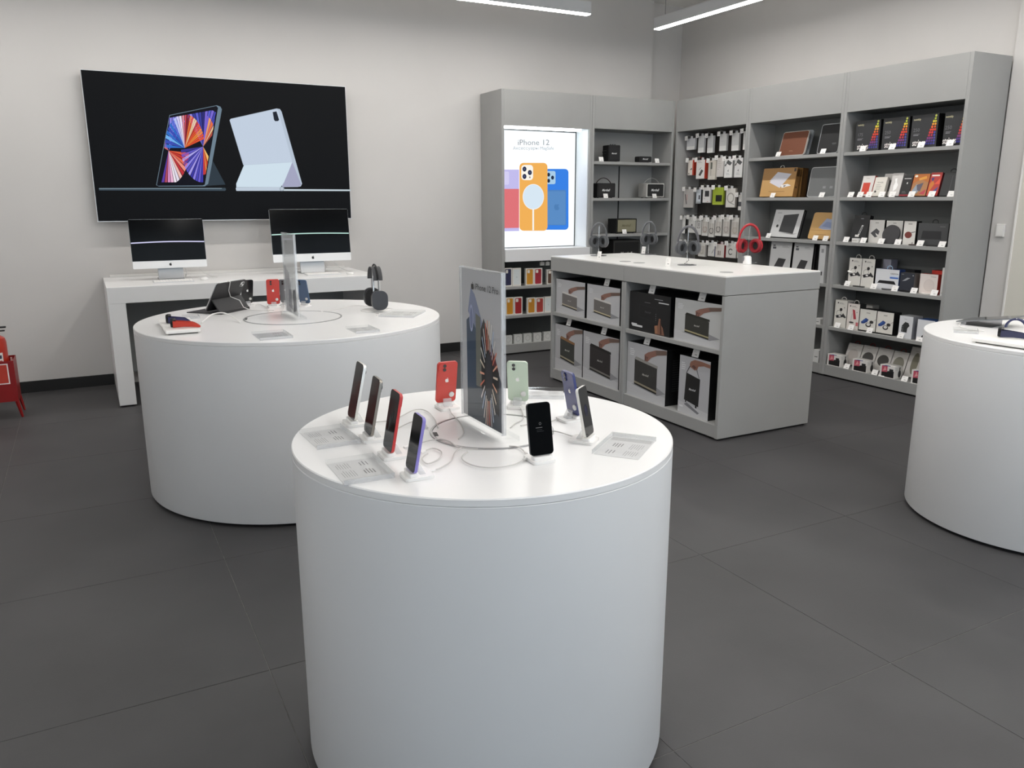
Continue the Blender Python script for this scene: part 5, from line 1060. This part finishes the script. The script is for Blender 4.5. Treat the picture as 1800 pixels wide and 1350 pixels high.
# watches
def watch(pos, rz, col, label, round_face=False, tail=.11):
    t = thing('wrist_watch', label, 'watch', pos, rz, 'display watches')
    # case stands on edge, strap trailing along +x
    MB().prism(rrect(.036, .042, .010, -.018, .001), -.006, .006, M('#2A2A2C', .25, .6), Matrix.Rotation(PI/2, 4, 'Z')).build('case', t)
    MB().prism(ell(0, .022, .015, .018, 24) if round_face else rrect(.031, .037, .008, -.0155, .0035), .0061, .0072, M('#08080A', .06, coat=.4), Matrix.Rotation(PI/2, 4, 'Z')).build('glass', t)
    for s in (-1, 1):
        k = MB(); vs = []; fs = []
        for i in range(13):
            f = i/12; x = .006+tail*f; yc = s*(.015*(1-f*f)+.002)
            top_ = .031-.006*f if f < .65 else .0271-.018*((f-.65)/.35)**1.5; low = .0008+.004*math.sin(PI*f)
            for dy, z in ((-.0014, low), (.0014, low), (.0014, top_), (-.0014, top_)): vs.append((x, yc+dy, z))
        for i in range(12):
            for j in range(4): fs.append([i*4+j, i*4+(j+1) % 4, (i+1)*4+(j+1) % 4, (i+1)*4+j])
        fs += [[3, 2, 1, 0], [48, 49, 50, 51]]
        k.add(vs, fs, M(col, .5)).build('strap', t)
    MB().lathe([(.003, 0), (.003, .003)], M('#2A2A2C', .3, .6), 12, Matrix.Translation((0, -.021, .024)) @ Matrix.Rotation(PI/2, 4, 'X')).build('crown', t)
    return t
def tray(cx, cy, wl, ww, ang, label, z=TZ, tz=.022):
    t = thing('watch_tray', label, 'tray', (cx, cy, z), ang, 'white watch trays')
    MB().box(-wl/2, wl/2, -ww/2, ww/2, .006, tz, M('#ECEAE6', .35), b=.003).build('top_plate', t)
    MB().box(-wl/2+.012, wl/2-.012, -ww/2+.012, ww/2-.012, .0003, .006, M('#6A6864', .6)).build('foot', t)
    return t
tray(.360, 4.09, .41, .15, PI/2, 'white tray holding a navy and a red watch')
q = on_z(297, 568, TZ+.022); watch((q.x, q.y, TZ+.0222), -.5, '#2B2C58', 'navy strap watch behind the red one on the tray', tail=.10)
q = on_z(305, 575.5, TZ+.022); watch((q.x, q.y, TZ+.0222), -.5, '#C73A28', 'red strap watch on the tray', tail=.12)

# dark headphones with canopy band on a chrome stand, wide table
q = on_z(658, 546, TZ); top = height(q, 463)
t = thing('headphone_stand', 'chrome post stand holding the dark headphones on the wide table', 'stand', (q.x, q.y, TZ+.0002), -.2)
MB().lathe([(.075, 0), (.075, .004), (.07, .006)], M('#E4E2DF', .25), 36).build('base_disc', t)
MB().tube([(0, .0, .006), (0, 0, top-.045), (0, .004, top-.035), (0, .03, top-.03)], .0055, CHROME, 10).build('post', t)
hp = thing('headphones', 'dark grey headphones with mesh band on the chrome stand', 'headphones', (q.x+.012, q.y+.004, TZ), -1.65)
zt_ = top
band = [(.076*math.cos(a), 0, zt_-.085+.078*math.sin(a)) for a in [PI*k/16 for k in range(17)]]
MB().tube(band, .005, M('#1E1E20', .4), 8).build('headband', hp)
MB().add([(x*.9, y, z-.004-.006*math.sin(i/16*PI)) for y in (-.026, .026) for i, (x, _, z) in enumerate(band)], [[i, i+1, 17+i+1, 17+i] for i in range(16)], M('#3E3E40', .7)).build('mesh_canopy', hp)
for s in (-1, 1):
    MB().tube([(s*.076, 0, zt_-.085), (s*.079, 0, zt_-.15)], .004, STEEL, 8).build('arm', hp)
    m2 = Matrix.Translation((s*.082, 0, zt_-.195)) @ Matrix.Rotation(s*PI/2, 4, 'Y')
    MB().prismz([(a, b) for a, b in rrect(.105, .088, .036, -.0525, -.044, 6)], -.004, .018, M('#3C3C3F', .35, .3), m2).build('ear_cup', hp)
    MB().prismz([(a, b) for a, b in rrect(.10, .083, .034, -.05, -.0415, 6)], -.026, -.0045, M('#1C1C1E', .8), m2).build('ear_cushion', hp)
MB().tube([(.02, -.02, .0025), (.08, -.04, .0025), (.16, -.02, .0025), (.2, -.05, .0025)], .0018, M('#D5D3D0', .4), 6).build('lead', hp)

# watch table (right)
q0, q1, q2 = on_z(1708, 594, TZ+.02), on_z(1800, 607, TZ+.02), on_z(1736, 581, TZ+.02)
ang = math.atan2((q1-q0).y, (q1-q0).x)
ux, uy = V(math.cos(ang), math.sin(ang), 0), V(-math.sin(ang), math.cos(ang), 0)
c_ = q0 + ux*.17 + uy*.075
tray(c_.x, c_.y, .34, .15, ang, 'white tray with a round black watch on the watch table')
q = on_z(1758, 592, TZ+.022); watch((q.x, q.y, TZ+.0222), ang+.15, '#2C2E4C', 'round black watch with navy strap on the watch table', True, .11)
c2 = c_ + uy*.20 + ux*.06
t = thing('watch_pedestal', 'white block stand behind the round black watch', 'stand', (c2.x, c2.y, TZ), ang)
MB().box(-.16, .16, -.07, .07, .0003, .028, M('#ECEAE6', .35), b=.003).build('block', t)
MB().tube([(.0, 0, .028), (0, 0, .045)], .028, M('#F1EFEC', .3), 20).build('cuff_roll', t)
q = on_z(1786, 577, TZ+.028)
t = thing('watch_strap', 'navy watch strap arched over the white block', 'watch', (q.x, q.y, TZ+.0284), ang+.2)
MB().add([(.045*math.cos(a)*r_, y, .045*math.sin(a)*r_) for y in (-.011, .011) for r_ in (1, .82) for a in [PI*k/16 for k in range(17)]], [[i, i+1, 17+i+1, 17+i] for i in range(16)]+[[34+i, 51+i, 51+i+1, 34+i+1] for i in range(16)]+[[i, 34+i, 34+i+1, i+1] for i in range(16)]+[[17+i, 17+i+1, 51+i+1, 51+i] for i in range(16)]+[[0, 17, 51, 34], [16, 50, 67, 33]], M('#2C3154', .5)).build('strap', t)
MB().tube([(.0, -.012, .045), (.0, -.0115, .0452)], .003, STEEL, 8).build('stud', t)
# laptop lid / tablet resting on a clear block
q0, q1 = on_z(1698, 571, TZ), on_z(1750, 572, TZ)
cx, cy = (q0.x+q1.x)/2, (q0.y+q1.y)/2
t = thing('acrylic_block', 'thick clear acrylic wedge under the grey tablet', 'stand', (cx, cy, TZ), ang+.1)
wb = (q1-q0).length
MB().add([(-wb/2, -.05, .0004), (wb/2, -.05, .0004), (wb/2, .07, .0004), (-wb/2, .07, .0004), (-wb/2, -.05, .012), (wb/2, -.05, .034), (wb/2, .07, .034), (-wb/2, .07, .012)], [(3, 2, 1, 0), (4, 5, 6, 7), (0, 1, 5, 4), (1, 2, 6, 5), (2, 3, 7, 6), (3, 0, 4, 7)], acrylic('smoky_acrylic', (.6, .6, .62, 1))).build('wedge', t, smooth=False)
MB().box(-wb/2, -wb/2+.02, -.052, -.0502, .0004, .012, ACRH).build('lip', t)
sl_ = math.atan2(.022, wb)
t = thing('tablet', 'thin grey tablet propped nearly flat on the clear wedge', 'tablet', mx=Matrix.Translation((cx, cy, TZ+.0245)) @ Matrix.Rotation(ang+.1, 4, 'Z') @ Matrix.Rotation(-sl_, 4, 'Y'))
MB().prismz(rrect(.25, .18, .010, -.125+.03, -.06), .0, .006, M('#8E9194', .35, .7)).build('body', t)
MB().prismz(rrect(.242, .172, .008, -.121+.03, -.056), .0061, .0066, BLACKG).build('screen', t)
cable([(1692, 566), (1686, 572), (1700, 578), (1730, 582)], 'white cable trailing from the clear wedge', 'cables on the watch table', r=.0025, col='#E9E7E4')

# ================================================================ FIRE EXTINGUISHER
RED = M('#8E0F10', .35); RED2 = M('#B5301F', .3, coat=.3)
f0 = on_z(37, 734, 0); yS = f0.y
zt = on_y(24, 634, yS).z; zb_ = on_y(30, 705, yS).z; xr = on_y(27, 660, yS).x
t = thing('extinguisher_stand', 'dark red metal floor stand with a pictogram plate', 'stand', (xr-.30, yS, 0), 0)
MB().box(0, .30, 0, .004, zb_, zt, RED).build('front_plate', t)
MB().box(0, .004, .0045, .24, zb_, zt, RED).box(.296, .30, .0045, .24, zb_, zt, RED).box(.0045, .2955, .236, .24, zb_, zt, RED).build('side_plate', t)
MB().box(.0045, .2955, .0045, .2355, zb_+.002, zb_+.008, RED).build('tray_floor', t)
for lx, ly in ((.012, .012), (.288, .012), (.012, .228), (.288, .228)):
    sx = .02 if lx > .1 else -.02
    MB().tube([(lx, ly, zb_), (lx+sx, ly, 0.002)], .012, RED, 6, rs=[.014, .008]).build('leg', t)
MB().box(.285, .2955, .006, .02, zt, zt+.022, M('#B98A84', .4)).build('latch', t)
wp, hp_ = .19, (zt-zb_)*.50
k = MB(); prints(k, [('r', 0, 0, 1, 1, '#F2E4E0'), ('r', .04, .05, .96, .95, '#C23A28'), ('rr', .40, .15, .66, .66, .02, '#EDEBE8'), ('r', .47, .66, .59, .74, '#EDEBE8'), ('p', [(.42, .8), (.74, .84), (.74, .78), (.5, .73)], '#EDEBE8'), ('p', [(.30, .62), (.36, .76), (.47, .78), (.46, .73), (.39, .71), (.35, .6)], '#EDEBE8'), ('p', [(.12, .15), (.2, .5), (.26, .35), (.3, .15)], '#EDEBE8')], wp, hp_, lambda u, v, L: (.265-wp+u, -.0006-.0002*L, zb_+(zt-zb_)*.44+v)); k.build('pictogram', t, smooth=False)
xe = xr-.118; ztop = on_y(5, 588, yS+.12).z
t = thing('fire_extinguisher', 'red fire extinguisher standing in the floor stand', 'fire extinguisher', (xe, yS+.12, zb_+.0085), 0)
hE = ztop-zb_-.0085
MB().lathe([(.078, 0), (.085, .01), (.085, hE-.05), (.078, hE-.022), (.055, hE-.004), (.03, hE), (.026, hE+.012)], RED2, 40).build('cylinder', t)
MB().lathe([(.02, hE+.0125), (.02, hE+.04), (.012, hE+.05)], M('#3A3A3A', .4, .6), 20).build('valve', t)
MB().box(-.012, .095, -.010, .010, hE+.045, hE+.056, BLACK, b=.003).build('handle', t)
MB().box(-.012, .085, -.009, .009, hE+.022, hE+.03, BLACK, b=.002).build('lever', t)
MB().tube([(-.02, 0, hE+.03), (-.08, -.02, hE+.02), (-.105, -.03, hE*.6), (-.1, -.03, hE*.2)], .009, M('#161616', .5), 8).build('hose', t)
k = MB(); n = 14
hl0, hl1 = hE*.36, hE*.74
vs = [(.0856*math.sin(a), -.0856*math.cos(a), z) for z in (hl0, hl1) for a in [-.75+1.5*i/n for i in range(n+1)]]
k.add(vs, [[i, i+1, n+2+i, n+1+i] for i in range(n)], M('#E9E4DE', .5))
for j, c in enumerate(('#3A3D55', '#77707E', '#B5413A', '#3A3D55')):
    z0_, z1_ = hl0+(hl1-hl0)*(.1+.22*j), hl0+(hl1-hl0)*(.24+.22*j)
    vs = [(.0859*math.sin(a), -.0859*math.cos(a), z) for z in (z0_, z1_) for a in [-.6+1.25*i/n for i in range(n+1)]]
    k.add(vs, [[i, i+1, n+2+i, n+1+i] for i in range(n)], M(c, .5))
k.build('label', t)
